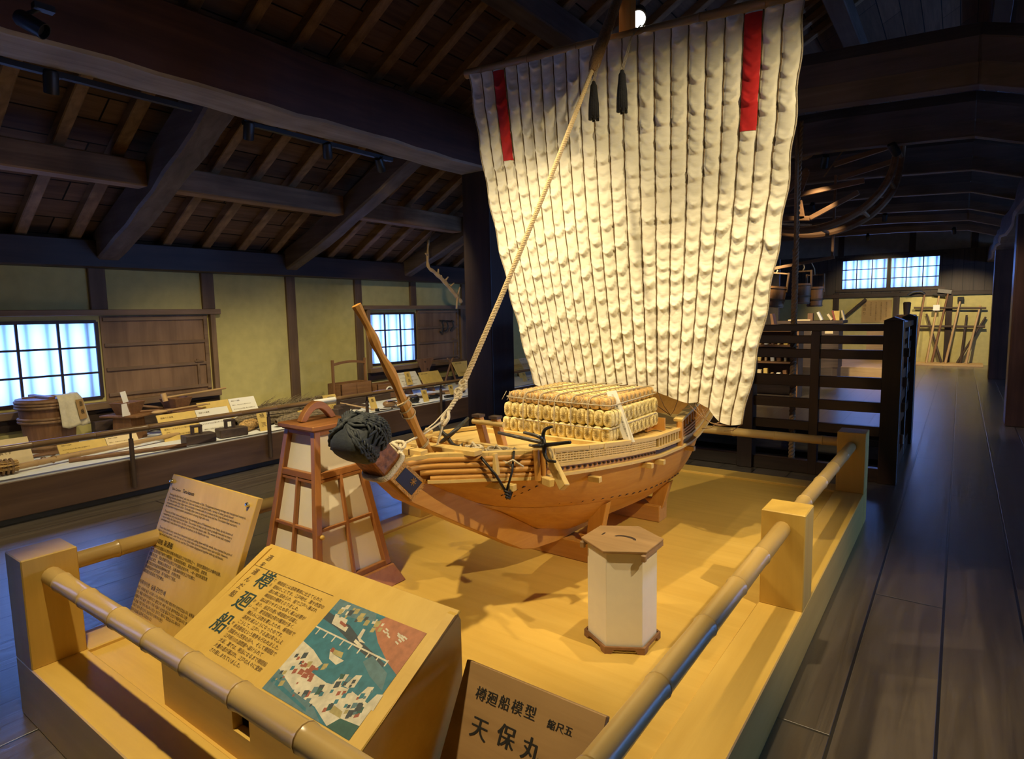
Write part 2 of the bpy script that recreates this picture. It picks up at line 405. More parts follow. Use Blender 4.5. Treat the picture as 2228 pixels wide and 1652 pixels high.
# the well under the opening: weathered joists and boards on all sides
m = MB(); m.box(HX0 - .1, HX1 + .1, HY0 - .1, HY0, -2.3, -.06); m.box(HX0 - .1, HX1 + .1, HY1, HY1 + .1, -2.3, -.06)
m.box(HX0 - .1, HX0, HY0, HY1, -2.3, -.06); m.box(HX1, HX1 + .1, HY0, HY1, -2.3, -.06); m.box(HX0 - .1, HX1 + .1, HY0 - .1, HY1 + .1, -2.4, -2.3)
struct(m.build('wall_stairwell', DARKB['x'], origin=(0, 0, 0)))
m = MB(); m.box(HX0, HX1, HY1 - .05, HY1, -.20, -.065); m.box(HX0, HX1, HY1 - .22, HY1, -.52, -.27)
struct(m.build('trim_1', GREYW['x'], origin=(0, 0, 0)))

def wall_with_holes(name, mat, axis, pos, thick, a0, a1, top, holes, z0=0.0):
    """a wall across axis at pos, from a0 to a1 under top(a), leaving rectangular openings (a0,a1,z0,z1)"""
    m = MB(); cuts = sorted({a0, a1, *[h[0] for h in holes], *[h[1] for h in holes], *( [RIDGE] if axis == 'y' else [])})
    cuts = [c for c in cuts if a0 <= c <= a1]
    for c0, c1 in zip(cuts, cuts[1:]):
        hs = sorted([h for h in holes if h[0] <= c0 + 1e-6 and h[1] >= c1 - 1e-6], key=lambda h: h[2]); z = z0
        segs = []
        for h in hs: segs.append((z, h[2], None)); z = h[3]
        segs.append((z, None, None))
        for zz0, zz1, _ in segs:
            t0 = top(c0) if zz1 is None else zz1; t1 = top(c1) if zz1 is None else zz1
            if axis == 'x': m.hexa([(pos, c0, zz0), (pos + thick, c0, zz0), (pos + thick, c1, zz0), (pos, c1, zz0)], [(pos, c0, t0), (pos + thick, c0, t0), (pos + thick, c1, t1), (pos, c1, t1)])
            else: m.hexa([(c0, pos, zz0), (c1, pos, zz0), (c1, pos + thick, zz0), (c0, pos + thick, zz0)], [(c0, pos, t0), (c1, pos, t1), (c1, pos + thick, t1), (c0, pos + thick, t0)])
    return struct(m.build(name, mat, origin=(0, 0, 0)))
W1 = (1.24, 2.56, .735, 1.51); W2 = (6.12, 7.08, .785, 1.55); W0 = (-3.2, -.3, .735, 1.51); W6 = (10.5, 11.8, .76, 1.53)
wall_with_holes('wall_left', PLASTER, 'x', XL - .16, .16, YB, YF, lambda a: 2.32, [W0, W1, W2, W6])
WR = [(y, y + 1.9, .8, 1.75) for y in (5.6, 8.6, 12.2)]  # openings added out of view to bring blue light onto the floor
wall_with_holes('wall_right', PLASTER, 'x', XR, .16, YB, YF, lambda a: 2.30, WR)
WF = [(-2.72, -1.63, 1.99, 2.79), (-1.57, -.48, 1.99, 2.79)]
wall_with_holes('wall_far', PLASTERG, 'y', YF, .16, XL - .1, XR + .1, roof_z, WF)
WB = []
wall_with_holes('wall_back', PLASTER, 'y', YB - .16, .16, XL - .1, XR + .1, roof_z, WB)
# roof boards, two slopes
m = MB(); m.hexa([(XL - .3, YB - .2, roof_z(XL - .3) + .10), (RIDGE, YB - .2, roof_z(RIDGE) + .10), (RIDGE, YF + .2, roof_z(RIDGE) + .10), (XL - .3, YF + .2, roof_z(XL - .3) + .10)],
                 [(XL - .3, YB - .2, roof_z(XL - .3) + .15), (RIDGE, YB - .2, roof_z(RIDGE) + .15), (RIDGE, YF + .2, roof_z(RIDGE) + .15), (XL - .3, YF + .2, roof_z(XL - .3) + .15)])
xe = XR + .3
m.hexa([(RIDGE, YB - .2, roof_z(RIDGE) + .10), (xe, YB - .2, roof_z(xe) + .10), (xe, YF + .2, roof_z(xe) + .10), (RIDGE, YF + .2, roof_z(RIDGE) + .10)],
       [(RIDGE, YB - .2, roof_z(RIDGE) + .15), (xe, YB - .2, roof_z(xe) + .15), (xe, YF + .2, roof_z(xe) + .15), (RIDGE, YF + .2, roof_z(RIDGE) + .15)])
struct(m.build('ceiling', ROOFB, origin=(0, 0, 0)))
# plates on the walls, purlins, the great beam
def sbeam(name, mat, f, bev=.012):
    m = MB(); f(m); o = struct(m.build(name, mat, bevel=bev)); return o
sbeam('beam_wall_plate', DARKB['y'], lambda m: m.box(XL - .12, -6.9, YB, YF, 2.04, 2.31))
sbeam('beam_wall_plate', DARKB['y'], lambda m: m.box(XR - .15, XR + .12, YB, YF, 2.04, 2.31))
sbeam('beam_purlin', RAFT['y'], lambda m: m.box(-5.90, -5.72, YB, YF, 2.66, 2.875))
sbeam('beam_purlin', OLD['y'], lambda m: m.box(-3.36, -3.14, YB, YF, 4.10, 4.35))
sbeam('beam_purlin', OLD['y'], lambda m: m.box(-1.5, -1.28, YB, YF, 5.10, 5.36))
sbeam('beam_ridge', DARKB['y'], lambda m: m.box(RIDGE - .12, RIDGE + .12, YB, YF, 5.92, 6.27))
def great(m):
    rnd = random.Random(3); n = 44; ring = [[], [], [], []]
    for i in range(n + 1):
        y = lerp(YB, 7.2, i / n); j = [rnd.uniform(-.012, .012) for _ in range(4)]
        for r, p in zip(ring, ((-4.66 + j[0], y, 3.085 + j[1]), (-4.255 + j[2], y, 3.085 + j[1]), (-4.27 + j[2], y, 3.585 + j[3]), (-4.64 + j[0], y, 3.585 + j[3]))): r.append(p)
    vs = [r[i] for i in range(n + 1) for r in ring]; m.add(vs, [(i * 4 + k, i * 4 + (k + 1) % 4, i * 4 + 4 + (k + 1) % 4, i * 4 + 4 + k) for i in range(n) for k in range(4)] + [(3, 2, 1, 0), (n * 4, n * 4 + 1, n * 4 + 2, n * 4 + 3)])
GREATM = wood('great_beam_wood', (.055, .022, .014), (.13, .055, .036), 'y', .6, rough=.7, bmp=.5, patch=.35)
GREATLIT = wood('great_beam_lit_underside', (.22, .175, .135), (.44, .37, .29), 'y', .6, rough=.8, bmp=.6, patch=.4)  # paler underside: the light falling on it is put into the colour
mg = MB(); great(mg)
go = mg.build('beam_great', [GREATM, GREATLIT], bevel=.02); struct(go)
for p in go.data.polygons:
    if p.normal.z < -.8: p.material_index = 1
# sloping struts from the wall plate up to the great beam
for y, wd, ht in ((2.66, .20, .30), (4.74, .17, .26), (6.78, .16, .24), (.62, .2, .3)):
    rnd = random.Random(int(y * 10)); m = MB(); n = 9; vs = []
    for i in range(n + 1):
        t = i / n; x = lerp(-7.0, -4.62, t); zb = lerp(2.08, 3.10, t) - .05 * sin(pi * t) + rnd.uniform(-.008, .008); k = 1 + .25 * t
        vs += [(x, y - wd / 2 * k + rnd.uniform(-.01, .01), zb), (x, y + wd / 2 * k + rnd.uniform(-.01, .01), zb), (x, y + wd / 2 * k, zb + ht * k), (x, y - wd / 2 * k, zb + ht * k)]
    m.add(vs, [(i * 4 + k, i * 4 + 4 + k, i * 4 + 4 + (k + 1) % 4, i * 4 + (k + 1) % 4) for i in range(n) for k in range(4)] + [(0, 1, 2, 3), (n * 4 + 3, n * 4 + 2, n * 4 + 1, n * 4)])
    struct(m.build('beam_sloping', OLD['x'], bevel=.02))
# rafters of the near slope
ang = math.atan(RX)
for k in range(-3, 20):
    y = 1.54 + .425 * k; wv = .088 + .018 * random.Random(k).random(); m = MB()
    x0, x1 = -7.05, RIDGE
    m.hexa([(x0, y - wv / 2, roof_z(x0)), (x1, y - wv / 2, roof_z(x1)), (x1, y + wv / 2, roof_z(x1)), (x0, y + wv / 2, roof_z(x0))],
           [(x0, y - wv / 2, roof_z(x0) + .11), (x1, y - wv / 2, roof_z(x1) + .11), (x1, y + wv / 2, roof_z(x1) + .11), (x0, y + wv / 2, roof_z(x0) + .11)])
    struct(m.build('beam_rafter', RAFT['x'], bevel=.008))
# crossing logs, bent downwards at their right end, on two rows of pillars
def cross_log(y, z0, wd=.34, ht=.42, seed=1):
    rnd = random.Random(seed); m = MB(); vs = []
    K = [(-4.45, .03), (-3.6, .03), (-2.4, .04), (-1.2, .02), (-.5, -.02), (.02, -.05), (.03, -.05), (.4, -.17), (.9, -.34), (2.2, -.52), (3.4, -.6)]
    for x, dz in K:
        j = rnd.uniform(-.012, .012)
        for i in range(8):
            a = 2 * pi * (i + .5) / 8; vs.append((x, y + wd * .54 * cos(a) + j, z0 + dz + ht / 2 + ht * .54 * sin(a)))
    n = len(K); m.add(vs, [(i * 8 + k, i * 8 + 8 + k, i * 8 + 8 + (k + 1) % 8, i * 8 + (k + 1) % 8) for i in range(n - 1) for k in range(8)] + [tuple(range(7, -1, -1)), tuple((n - 1) * 8 + k for k in range(8))])
    struct(m.build('beam_crossing', OLD['x'], bevel=.015))
for i, (y, z) in enumerate(((5.68, 3.10), (7.6, 3.16), (9.4, 3.16), (11.2, 3.16), (13.1, 3.16), (15.2, 3.2), (17.2, 3.2))): cross_log(y, z, seed=i)
def pillar(x0, x1, y0, y1, z1, mat=None):
    m = MB(); m.box(x0, x1, y0, y1, 0, z1); struct(m.build('pillar', mat or DARKB['z'], bevel=.015, seg=2))
pillar(-4.65, -4.26, 5.46, 5.88, 3.09)
REDP = wood('red_brown_pillar', (.055, .024, .016), (.12, .055, .036), 'z', .8, rough=.38, bmp=.15, patch=.3)
pillar(.50, .88, 9.6, 9.98, 2.6, REDP); pillar(.50, .88, 15.6, 15.98, 2.6, REDP); pillar(-4.62, -4.28, 11.1, 11.45, 3.2)
def longb(m):
    rnd = random.Random(5); n = 22; vs = []
    for i in range(n + 1):
        y = lerp(3.5, YF, i / n); a, b = rnd.uniform(-.03, .03), rnd.uniform(-.03, .03)
        vs += [(.47 + a, y, 2.56 + b), (.90, y, 2.56 + b), (.90, y, 2.92), (.50 + a, y, 2.92)]
    m.add(vs, [(i * 4 + k, i * 4 + (k + 1) % 4, i * 4 + 4 + (k + 1) % 4, i * 4 + 4 + k) for i in range(n) for k in range(4)] + [(3, 2, 1, 0), tuple(n * 4 + k for k in range(4))])
sbeam('beam_long', OLD['y'], longb, .03)
# posts of the left wall
def wpost(y0, y1, z0, z1): 
    m = MB(); m.box(XL - .05, XL + .035, y0, y1, z0, z1); struct(m.build('trim_post', POST, bevel=.006))
wpost(2.52, 2.675, 1.63, 2.05); wpost(3.655, 3.80, 1.63, 2.05); wpost(4.755, 4.89, .02, 2.05); wpost(5.87, 6.0, .02, 2.05)
wpost(6.98, 7.11, 1.67, 2.05); wpost(8.22, 8.36, .02, 2.05); wpost(9.3, 9.44, .02, 2.05); wpost(1.38, 1.53, 1.63, 2.05); wpost(.3, .44, .02, 2.05)

# ---------------------------------------------------------------- windows
def win_left(idx, W, y_end, ncol, shutter=True, peg=.86):
    y0, y1, z0, z1 = W; x = XL
    t = bpy.data.objects.new('window_%d' % idx, None); COL.objects.link(t); t.location = (x, (y0 + y_end) / 2, z0 - .12); ORG[t.name] = Vector(t.location); struct(t)
    m = MB(); m.box(x - .02, x + .075, y0 - .12, y_end + .12, z1 + .06, z1 + .12); m.build('lintel', FRAME['y'], t, bevel=.005)
    m = MB(); m.box(x - .02, x + .085, y0 - .06, y_end + .06, z0 - .115, z0 - .045); m.build('window_sill', FRAME['y'], t, bevel=.005)
    for yy in (y0 - .06, y_end): 
        m = MB(); m.box(x - .02, x + .06, yy, yy + .06, z0 - .05, z1 + .065); m.build('jamb', FRAME['z'], t, bevel=.004)
    m = MB(); m.box(x - .06, x + .03, y0 - .06, y_end + .06, z0 - .23, z0 - .11); m.build('under_board', DARKB['y'], t, bevel=.004)
    # paper screen and its lattice
    m = MB(); m.add([(x - .010, y0, z0), (x - .010, y1, z0), (x - .010, y1, z1), (x - .010, y0, z1)], [(0, 1, 2, 3)]); m.build('paper_pane', SHOJI, t)
    m = MB(); b = .011
    for i in range(ncol + 1):
        yy = lerp(y0, y1, i / ncol); q = b if 0 < i < ncol else b * 1.5; m.box(x - .008, x + .012, yy - q, yy + q, z0, z1)
    for i in range(4):
        zz = lerp(z0, z1, i / 3); q = b * .9 if 0 < i < 3 else b * 1.5; m.box(x - .008, x + .0105, y0, y1, zz - q, zz + q)
    m.build('screen_lattice', DARKB['z'], t)
    m = MB(); k = int((y1 - y0) / .165)
    for i in range(k + 1): yy = y0 + .08 + i * .165; m.box(x - .075, x - .035, yy - .024, yy + .024, z0 - .05, z1 + .05)
    m.build('outer_bars', GREYW['z'], t)
    if shutter:
        ys = y1 + .035
        s_ = MB().box(x + .003, x + .015, ys, y_end - .02, z0 - .045, z1 + .055).build('board_shutter', SHUT, t)
        m = MB(); hgt = z1 - z0
        for zz in (z1 + .02, z0 + hgt * .685, z0 + hgt * .36, z0 + .015): m.box(x + .013, x + .035, ys + .02, y_end - .03, zz - .018, zz + .018)
        m.box(x + .013, x + .038, y_end - .075, y_end - .03, z0 - .02, z1 + .045); m.box(x + .012, x + .037, y_end - .18, y_end - .155, z0, z0 + hgt * .42)
        m.box(x + .034, x + .05, y_end - .21, y_end - .11, z0 + hgt * .375, z0 + hgt * .40)
        m.build('shutter_batten', FRAME['y'], s_, bevel=.003)
    return t
win_left(1, W1, 3.72, 4); win_left(2, W2, 8.15, 3); win_left(3, W6, 12.9, 4); win_left(4, W0, .25, 8)
def win_right_added(idx, W):  # lattice for the added, unseen right windows
    y0, y1, z0, z1 = W; x = XR
    t = bpy.data.objects.new('window_%d' % idx, None); COL.objects.link(t); t.location = (x, (y0 + y1) / 2, z0); ORG[t.name] = Vector(t.location); struct(t)
    pass
    m = MB()
    for i in range(6): yy = lerp(y0, y1, i / 5); m.box(x - .01, x + .02, yy - .012, yy + .012, z0, z1)
    for i in range(4): zz = lerp(z0, z1, i / 3); m.box(x - .01, x + .019, y0, y1, zz - .012, zz + .012)
    m.build('screen_lattice', DARKB['z'], t)
for i, W in enumerate(WR): win_right_added(6 + i, W)
# the far window, two screens side by side
t = bpy.data.objects.new('window_5', None); COL.objects.link(t); t.location = (-1.6, YF, 1.9); ORG[t.name] = Vector(t.location); struct(t)
for x0, x1, z0, z1 in WF:
    MB().add([(x0, YF + .03, z0), (x1, YF + .03, z0), (x1, YF + .03, z1), (x0, YF + .03, z1)], [(0, 1, 2, 3)]).build('paper_pane', SHOJI, t)
    m = MB()
    for i in range(4): xx = lerp(x0, x1, i / 3); q = .013 if 0 < i < 3 else .022; m.box(xx - q, xx + q, YF + .005, YF + .03, z0, z1)
    for i in range(4): zz = lerp(z0, z1, i / 3); q = .012 if 0 < i < 3 else .022; m.box(x0, x1, YF + .006, YF + .029, zz - q, zz + q)
    m.build('screen_lattice', RAIL['z'], t)
    m = MB()
    for i in range(6): xx = x0 + .1 + i * .18; m.box(xx - .03, xx + .03, YF + .06, YF + .10, z0 - .04, z1 + .04)
    m.build('outer_bars', GREYW['z'], t)
m = MB(); m.box(-1.63, -1.57, YF - .02, YF + .05, 1.93, 2.85); m.build('mullion', DARKB['z'], t)
m = MB(); m.box(-2.85, -.36, YF - .03, YF + .04, 2.79, 2.86); m.box(-2.85, -.36, YF - .05, YF + .04, 1.92, 1.99); m.build('window_frame', DARKB['x'], t)
# far wall: dark boards round the window, mustard plaster below, posts
m = MB()
for x0, x1, z0, z1 in ((XL, -2.72, 1.82, 2.92), (-.48, XR, 1.82, 2.92), (-2.72, -.48, 2.79, 2.92), (-2.72, -.48, 1.82, 1.99)): m.box(x0, x1, YF - .02, YF + .005, z0, z1)
struct(m.build('wall_far_boards', DADO, origin=(0, YF, 0)))
m = MB(); m.box(XL, XR, YF - .012, YF + .005, 0, 1.82); struct(m.build('wall_far_plaster', PLASTER, origin=(0, YF, 0)))
for x in (-4.7, -2.83, -1.40, -.25, .7, 2.0, 3.6):
    m = MB(); m.box(x - .07, x + .07, YF - .06, YF, 0, 1.9 if x > -3.0 else 2.9); struct(m.build('trim_post', DARKB['z'], bevel=.006))
for x in (-2.75, -1.1, .2, 1.6):
    m = MB(); m.box(x - .07, x + .07, YF - .03, YF, 2.9, 4.4); struct(m.build('trim_post', DARKB['z'], bevel=.006))
m = MB(); m.box(XL, XR, YF - .07, YF, 1.76, 1.86); struct(m.build('trim_rail', DARKB['x'], bevel=.006))
m = MB(); m.box(-3.4, .50, YF - .75, YF - .02, 0, .05); struct(m.build('trim_ledge', PALE['x'], bevel=.006))
m = MB(); m.beam((-2.9, YF - .1, .95), (-2.1, YF - .1, 1.72), .07, .07, (0, 1, 0)); struct(m.build('trim_brace', DARKB['x'], bevel=.006))
# ================================================================ DISPLAY PLATFORM
PX0, PX1, PY0, PY1, DZ, FZ, PT = -2.875, -.478, .664, 4.87, .215, .230, .648
t = thing('display_platform', ((PX0 + PX1) / 2, (PY0 + PY1) / 2, 0), 'low pale cypress display platform with square corner posts under the model ship', 'platform')
MB().box(PX0 + .17, PX1 - .17, PY0 + .17, PY1 - .17, .02, DZ).build('deck', HINOKI['x'], t)
for (x0, x1, y0, y1, a) in ((PX0, PX1, PY0, PY0 + .18, 'x'), (PX0, PX1, PY1 - .18, PY1, 'x'), (PX0, PX0 + .18, PY0 + .18, PY1 - .18, 'y'), (PX1 - .18, PX1, PY0 + .18, PY1 - .18, 'y')):
    MB().box(x0, x1, y0, y1, .001, FZ).build('side_beam', HINOKI[a], t, bevel=.004)
for x in (PX0, PX1 - .175):
    for y in (PY0, 2.685, PY1 - .175):
        MB().box(x, x + .175, y, y + .178, FZ - .002, PT).build('post', HINOKI['z'], t, bevel=.004)
xr, xl, yf_, yb_ = PX1 - .09, PX0 + .09, PY0 + .09, PY1 - .09
def rail(a, b, mat, r, seed, step=.30):
    m = MB(); bamboo(m, a, b, r, step, seed); m.build('bamboo_rail', mat, t, smooth=True)
rail((xl + .085, yf_, .562), (xr - .085, yf_, .562), BAMBX, .034, 4, .25)
rail((xr, PY0 + .17, .566), (xr, 2.69, .575), BAMB, .034, 12, .34); rail((xr, 2.86, .575), (xr, PY1 - .17, .55), BAMB, .034, 6, .4)
rail((xl, PY0 + .17, .566), (xl, 2.69, .57), BAMB, .034, 7, .38); rail((xl, 2.86, .57), (xl, PY1 - .17, .57), BAMB, .032, 8, .4)
rail((xl + .085, yb_, .56), (xr - .085, yb_, .56), BAMBX, .032, 9, .30)

# ---------------------------------------------------------------- sloping information desk
DX0, DX1, DY0, DY1, DZT, DZF = -2.108, -1.146, .862, 1.287, .64, .412
t = thing('information_desk', ((DX0 + DX1) / 2, (DY0 + DY1) / 2, DZ), 'pale wooden desk with sloping yellow top carrying Japanese text and a colour print', 'desk')
m = MB(); th = .03
prof = [(DY0, DZ), (DY1, DZ), (DY1, DZT - .03), (DY1 - .012, DZT - .006), (DY1 - .025, DZT - .0065), (DY0, DZF - .006)]
hx0, hx1, hz0, hz1 = -1.672, -1.582, .302, .384
# four walls of the box, the front one with a finger hole
for x0, x1 in ((DX0, DX0 + th), (DX1 - th, DX1)): m.prism([(x0, y, z) for y, z in prof], (x1 - x0, 0, 0))
m.box(DX0 + th, DX1 - th, DY1 - th, DY1, DZ, DZT - .02)
for x0, x1, z0, z1 in ((DX0 + th, hx0, DZ, DZF - .01), (hx1, DX1 - th, DZ, DZF - .01), (hx0, hx1, DZ, hz0), (hx0, hx1, hz1, DZF - .01)): m.box(x0, x1, DY0, DY0 + th, z0, z1)
m.box(DX0 + th, DX1 - th, DY0 + th, DY1 - th, DZ + .001, DZ + .012)
m.build('body', HINOKI['x'], t)
sl = Vector((0, DY0 - DY1, DZF - DZT)); SLn = sl.length; V_ = sl.normalized(); U_ = Vector((1, 0, 0)); Nn = V_.cross(U_) ; Nn = Nn if Nn.z > 0 else -Nn
m = MB(); a = Vector((DX0, DY1 - .02, DZT - .0105)); b = Vector((DX0, DY0, DZF))
A = Vector((DX0, DY1, DZT)); B = Vector((DX0, DY0, DZF)); W_ = Vector((DX1 - DX0, 0, 0))
m.hexa([A - Nn * .008, B - Nn * .008, B + W_ - Nn * .008, A + W_ - Nn * .008], [A, B, B + W_, A + W_])
top = m.build('sloping_top', HINOKI['y'], t, bevel=.003)
def DP(u, v, lift=0.0): return A + U_ * u + V_ * v + Nn * lift
m = MB()
def dtext(mb, s, size, u, v, sp=1.0, vert=False, off=0.0, line=1.0):
    if vert:
        for i, ch in enumerate(s): mb.text(ch, size, DP(u, v + size * (.86 + i * line)), U_, V_, N=Nn, offset=off)
    else: mb.text(s, size, DP(u, v + size * .8), U_, V_, spacing=sp, N=Nn, offset=off)
for i, ch in enumerate('樽廻船'): m.text(ch, .078, DP(.108, .168 + i * .092), U_, V_, N=Nn, offset=.0012)
m.build('title_lettering', INKG, top)
m = MB()
dtext(m, '酒を運んだ船', .030, .052, .042, vert=True, line=1.12)
for i, s in enumerate(('たる', 'かい', 'せん')): dtext(m, s, .014, .186, .118 + i * .092, vert=True, line=1.5)
body = ['樽廻船とは酒荷専用に仕立てられた', '廻船のことです。江戸時代、灘や西宮の',
        '酒は樽に詰められ、船で江戸へ運ばれ', '樽廻船の積荷となりました。', '酒は腐りやすいため早く運ぶ必要が',
        'あり、船足の速い樽廻船が活躍し', '一方、菱垣廻船は荷の種類が多く、', '積込みに日数を要したため、樽廻船で', '酒荷を運ぶようになったのです。',
        'こうして、江戸へ下る酒は年々ふえ', '新酒番船という競争も行われました。', '酒蔵から西宮の浜へ、そして樽廻船で',
        '江戸新川の酒問屋へ届けられて', '大坂、灘では、明治になるまで樽廻船', '大量の酒が運ばれ、江戸の人々に愛飲', 'され親しまれていました。']
for i, s in enumerate(body): dtext(m, s, .0155, .212 - .0006 * i, .122 + i * .0186, sp=1.02)
m.add([DP(.008, .100, .001), DP(.488, .100, .001), DP(.488, .1016, .001), DP(.008, .1016, .001)], [(0, 1, 2, 3)])
m.build('lettering', INKB, top)
# the colour print: water, quays, boats and roofs as flat shapes
def flat(col, nm): return plain(nm, col, .65, nz=.18, sc=45)
PC = [flat((.035, .17, .23), 'print_blue'), flat((.42, .16, .075), 'print_orange'), flat((.045, .06, .07), 'print_dark'), flat((.62, .57, .44), 'print_white'),
      flat((.10, .19, .22), 'print_grey_blue'), flat((.32, .09, .05), 'print_red'), flat((.40, .33, .13), 'print_ochre'), flat((.03, .10, .08), 'print_green')]
PU0, PU1, PV0, PV1 = .524, .910, .101, .428
m = MB(); rnd = random.Random(11); lay = [0]
def pq(ci, pts):
    m.mi = ci; lay[0] += 1
    m.add([DP(lerp(PU0, PU1, u), lerp(PV0, PV1, v), .0008 + lay[0] * 2e-6) for u, v in pts], [tuple(range(len(pts)))])
pq(0, [(0, 0), (1, 0), (1, 1), (0, 1)])
pq(4, [(0, 0), (.45, 0), (.5, .08), (.2, .14), (0, .12)])
pq(1, [(.56, 0), (1, 0), (1, .42), (.86, .36), (.66, .24), (.5, .10)])
pq(2, [(0, .16), (.3, .2), (.55, .3), (.85, .38), (.85, .42), (.5, .36), (.2, .27), (0, .24)])
pq(3, [(0, .325), (.5, .335), (.86, .345), (.86, .36), (.5, .35), (0, .34)])
for i in range(9): u = .05 + i * .1; pq(3, [(u, .34), (u + .012, .34), (u + .012, .40), (u, .40)])
pq(3, [(.08, .15), (.24, .16), (.26, .22), (.30, .22), (.31, .27), (.12, .25)]); pq(5, [(.18, .19), (.28, .21), (.27, .235), (.19, .22)])
pq(3, [(.44, .18), (.47, .18), (.49, .27), (.56, .29), (.5, .3), (.45, .27)]); pq(3, [(.45, .29), (.56, .32), (.55, .345), (.45, .32)])
for i in range(26):
    u = .08 + rnd.random() * .5; v = .02 + rnd.random() * .12; s = .02 + rnd.random() * .03
    pq(rnd.choice((6, 3, 4, 6, 2)), [(u, v), (u + s, v - s * .3), (u + s * 1.1, v + s), (u + s * .2, v + s * 1.3)])
for i in range(12): u = .62 + rnd.random() * .3; v = .08 + rnd.random() * .1; pq(3, [(u, v), (u + .04, v + .012), (u + .04, v + .028), (u, v + .014)])
pq(3, [(.30, .46), (.36, .49), (.50, .50), (.46, .56), (.36, .54)]); pq(6, [(.32, .45), (.44, .44), (.46, .49), (.36, .49)]); pq(5, [(.31, .44), (.34, .44), (.35, .48), (.31, .48)])
pq(4, [(.7, .36), (.92, .44), (.98, .58), (.8, .52), (.66, .44)])
pq(3, [(0, .50), (.16, .53), (.34, .60), (.30, .70), (.5, .72), (.72, .68), (1, .72), (1, .98), (.78, 1), (.56, .92), (.3, .9), (0, .80)])
pq(4, [(0, .80), (.3, .9), (.56, .93), (.7, 1), (0, 1)]); pq(0, [(.02, .88), (.5, .96), (.52, .985), (.02, .92)])
for u, v in ((.55, .60), (.66, .56), (.82, .60), (.93, .62)): pq(3, [(u, v + .12), (u + .03, v), (u + .08, v - .02), (u + .09, v + .12)])
for i in range(70):
    u = .02 + rnd.random() * .9; v = .58 + rnd.random() * .34; s = .012 + rnd.random() * .03
    pq(rnd.choice((2, 2, 7, 4, 5, 6, 0)), [(u, v), (u + s, v - s * .5), (u + s * 1.3, v + s * .8), (u + s * .3, v + s * 1.5)])
for i in range(16): u = .14 + rnd.random() * .2; v = .63 + rnd.random() * .12; s = .02 + rnd.random() * .025; pq(5, [(u, v), (u + s, v), (u + s * 1.2, v + s), (u, v + s * 1.2)])
pq(7, [(.82, .9), (1, .88), (1, 1), (.76, 1)]); pq(6, [(.7, .84), (.8, .85), (.82, .9), (.7, .9)])
FIXN['on'] = False; m.build('colour_print', PC, top); FIXN['on'] = True

# ---------------------------------------------------------------- upright text board (several languages)
EW, EH = .668, .612
EO = Vector((-2.80, 1.26, .823)); EV = Vector((0, -.23, -.567)).normalized(); EN_ = Vector((1, 0, 0)).cross(EV) * -1
if EN_.y > 0: EN_ = -EN_
t = thing('text_board', (-2.466, 1.03, .235), 'tilted pale board of printed text with silver corner screws behind the sloping desk', 'sign')
m = MB(); P = [EO, EO + Vector((EW, 0, 0)), EO + Vector((EW, 0, 0)) + EV * EH, EO + EV * EH]
m.hexa([p - EN_ * .024 for p in P], P); pan = m.build('panel', HINOKI['z'], t, bevel=.002)
m = MB(); m.box(-2.6, -2.3, 1.12, 1.30, FZ - .014, FZ + .02); m.beam((-2.45, 1.21, FZ), (-2.45, 1.245, .60), .06, .03, (0, 1, 0)); m.build('stand', HINOKI['z'], t)
for u, v in ((.016, .03), (.622, .034)):
    m = MB(); c = EO + Vector((u, 0, 0)) + EV * v; Q = EN_.to_track_quat('Z', 'Y').to_matrix()
    m.lathe([(.0085, 0), (.0095, .004), (.0085, .010), (.006, .014), (.001, .015)], c, 16, Q); m.build('screw', STEEL, pan, smooth=True)
m = MB()
def etext(s, size, u, v, sp=1.0, off=0.0): m.text(s, size, EO + Vector((u, 0, 0)) + EV * v, Vector((1, 0, 0)), EV, spacing=sp, N=EN_, offset=off)
etext('Sake Carriers', .0150, .032, .064, .92); etext('Taru-kaisen', .0235, .122, .064, .9, .0003)
paras = [(.085, ['During the Edo Period, sake was the commodity of Edo. The Japanese brewing heritage was transported mainly in', 'large barrels of cedar called taru. Sake was loaded at the ports with a variety of other goods bound', 'for Edo and the cargo ships were constantly crowded with the products of the large breweries which were in', 'competition with each other. Gradually, ships came to carry sake alone and the Taru-kaisen fleet was born,', 'an important transport system specialised in carrying large sake casks.']),
         (.158, ['The ports of Nada were well placed for the maritime parts of Nishinomiya, now Imazu, by sea breeze of', 'westerlies to carry the Edo-bound ships. The number of ships on the route gradually rose and so many a', 'race in which the ships vied for the first arrival of the new season sake. The winner, it was said, enjoyed', 'privileges and it was known throughout the harbour as the Banshu-sen race.']),
         (.228, ['These ships could carry some three thousand casks and, sailing down with fair winds, they reached the port of', 'Edo in about two weeks. Later the use of iron hulled ships came to transport more sake to Edo. However,', 'the age of sail closed with the new era, and the Taru-kaisen disappeared together with big old houses.'])]
for v0, ls in paras:
    for i, s in enumerate(ls): etext(s, .0132, .026 - .001 * i, v0 + .0125 * i + .004, .99)
etext('樽廻船', .022, .03, .292); etext('装酒船', .026, .105, .292, off=.0003)
cn = ['江户时代的酒是从关西的滩等地用船运往江户的货物之一。当时的酒装在杉木桶中运输，', '专门运酒的船只被称为樽回船。与其他货船相比，其装货时间短，速度快。', '酒容易变质，因此需要尽快运到江户的酒批发商手中，一年一度的新酒竞赛', '也由此诞生。樽回船从西宫出发，沿着海岸线驶往江户的港口，', '最先抵达的船能够获得种种优惠，并得到赞誉。', '随着明治时代的到来，蒸汽船取代了帆船，', '樽回船也就退出了历史舞台。']
for i, s in enumerate(cn): etext(s, .0150, .012, .314 + i * .0178, .96)
etext('타루카이센', .020, .006, .470); etext('술을 운반한 배', .022, .112, .470, .9)
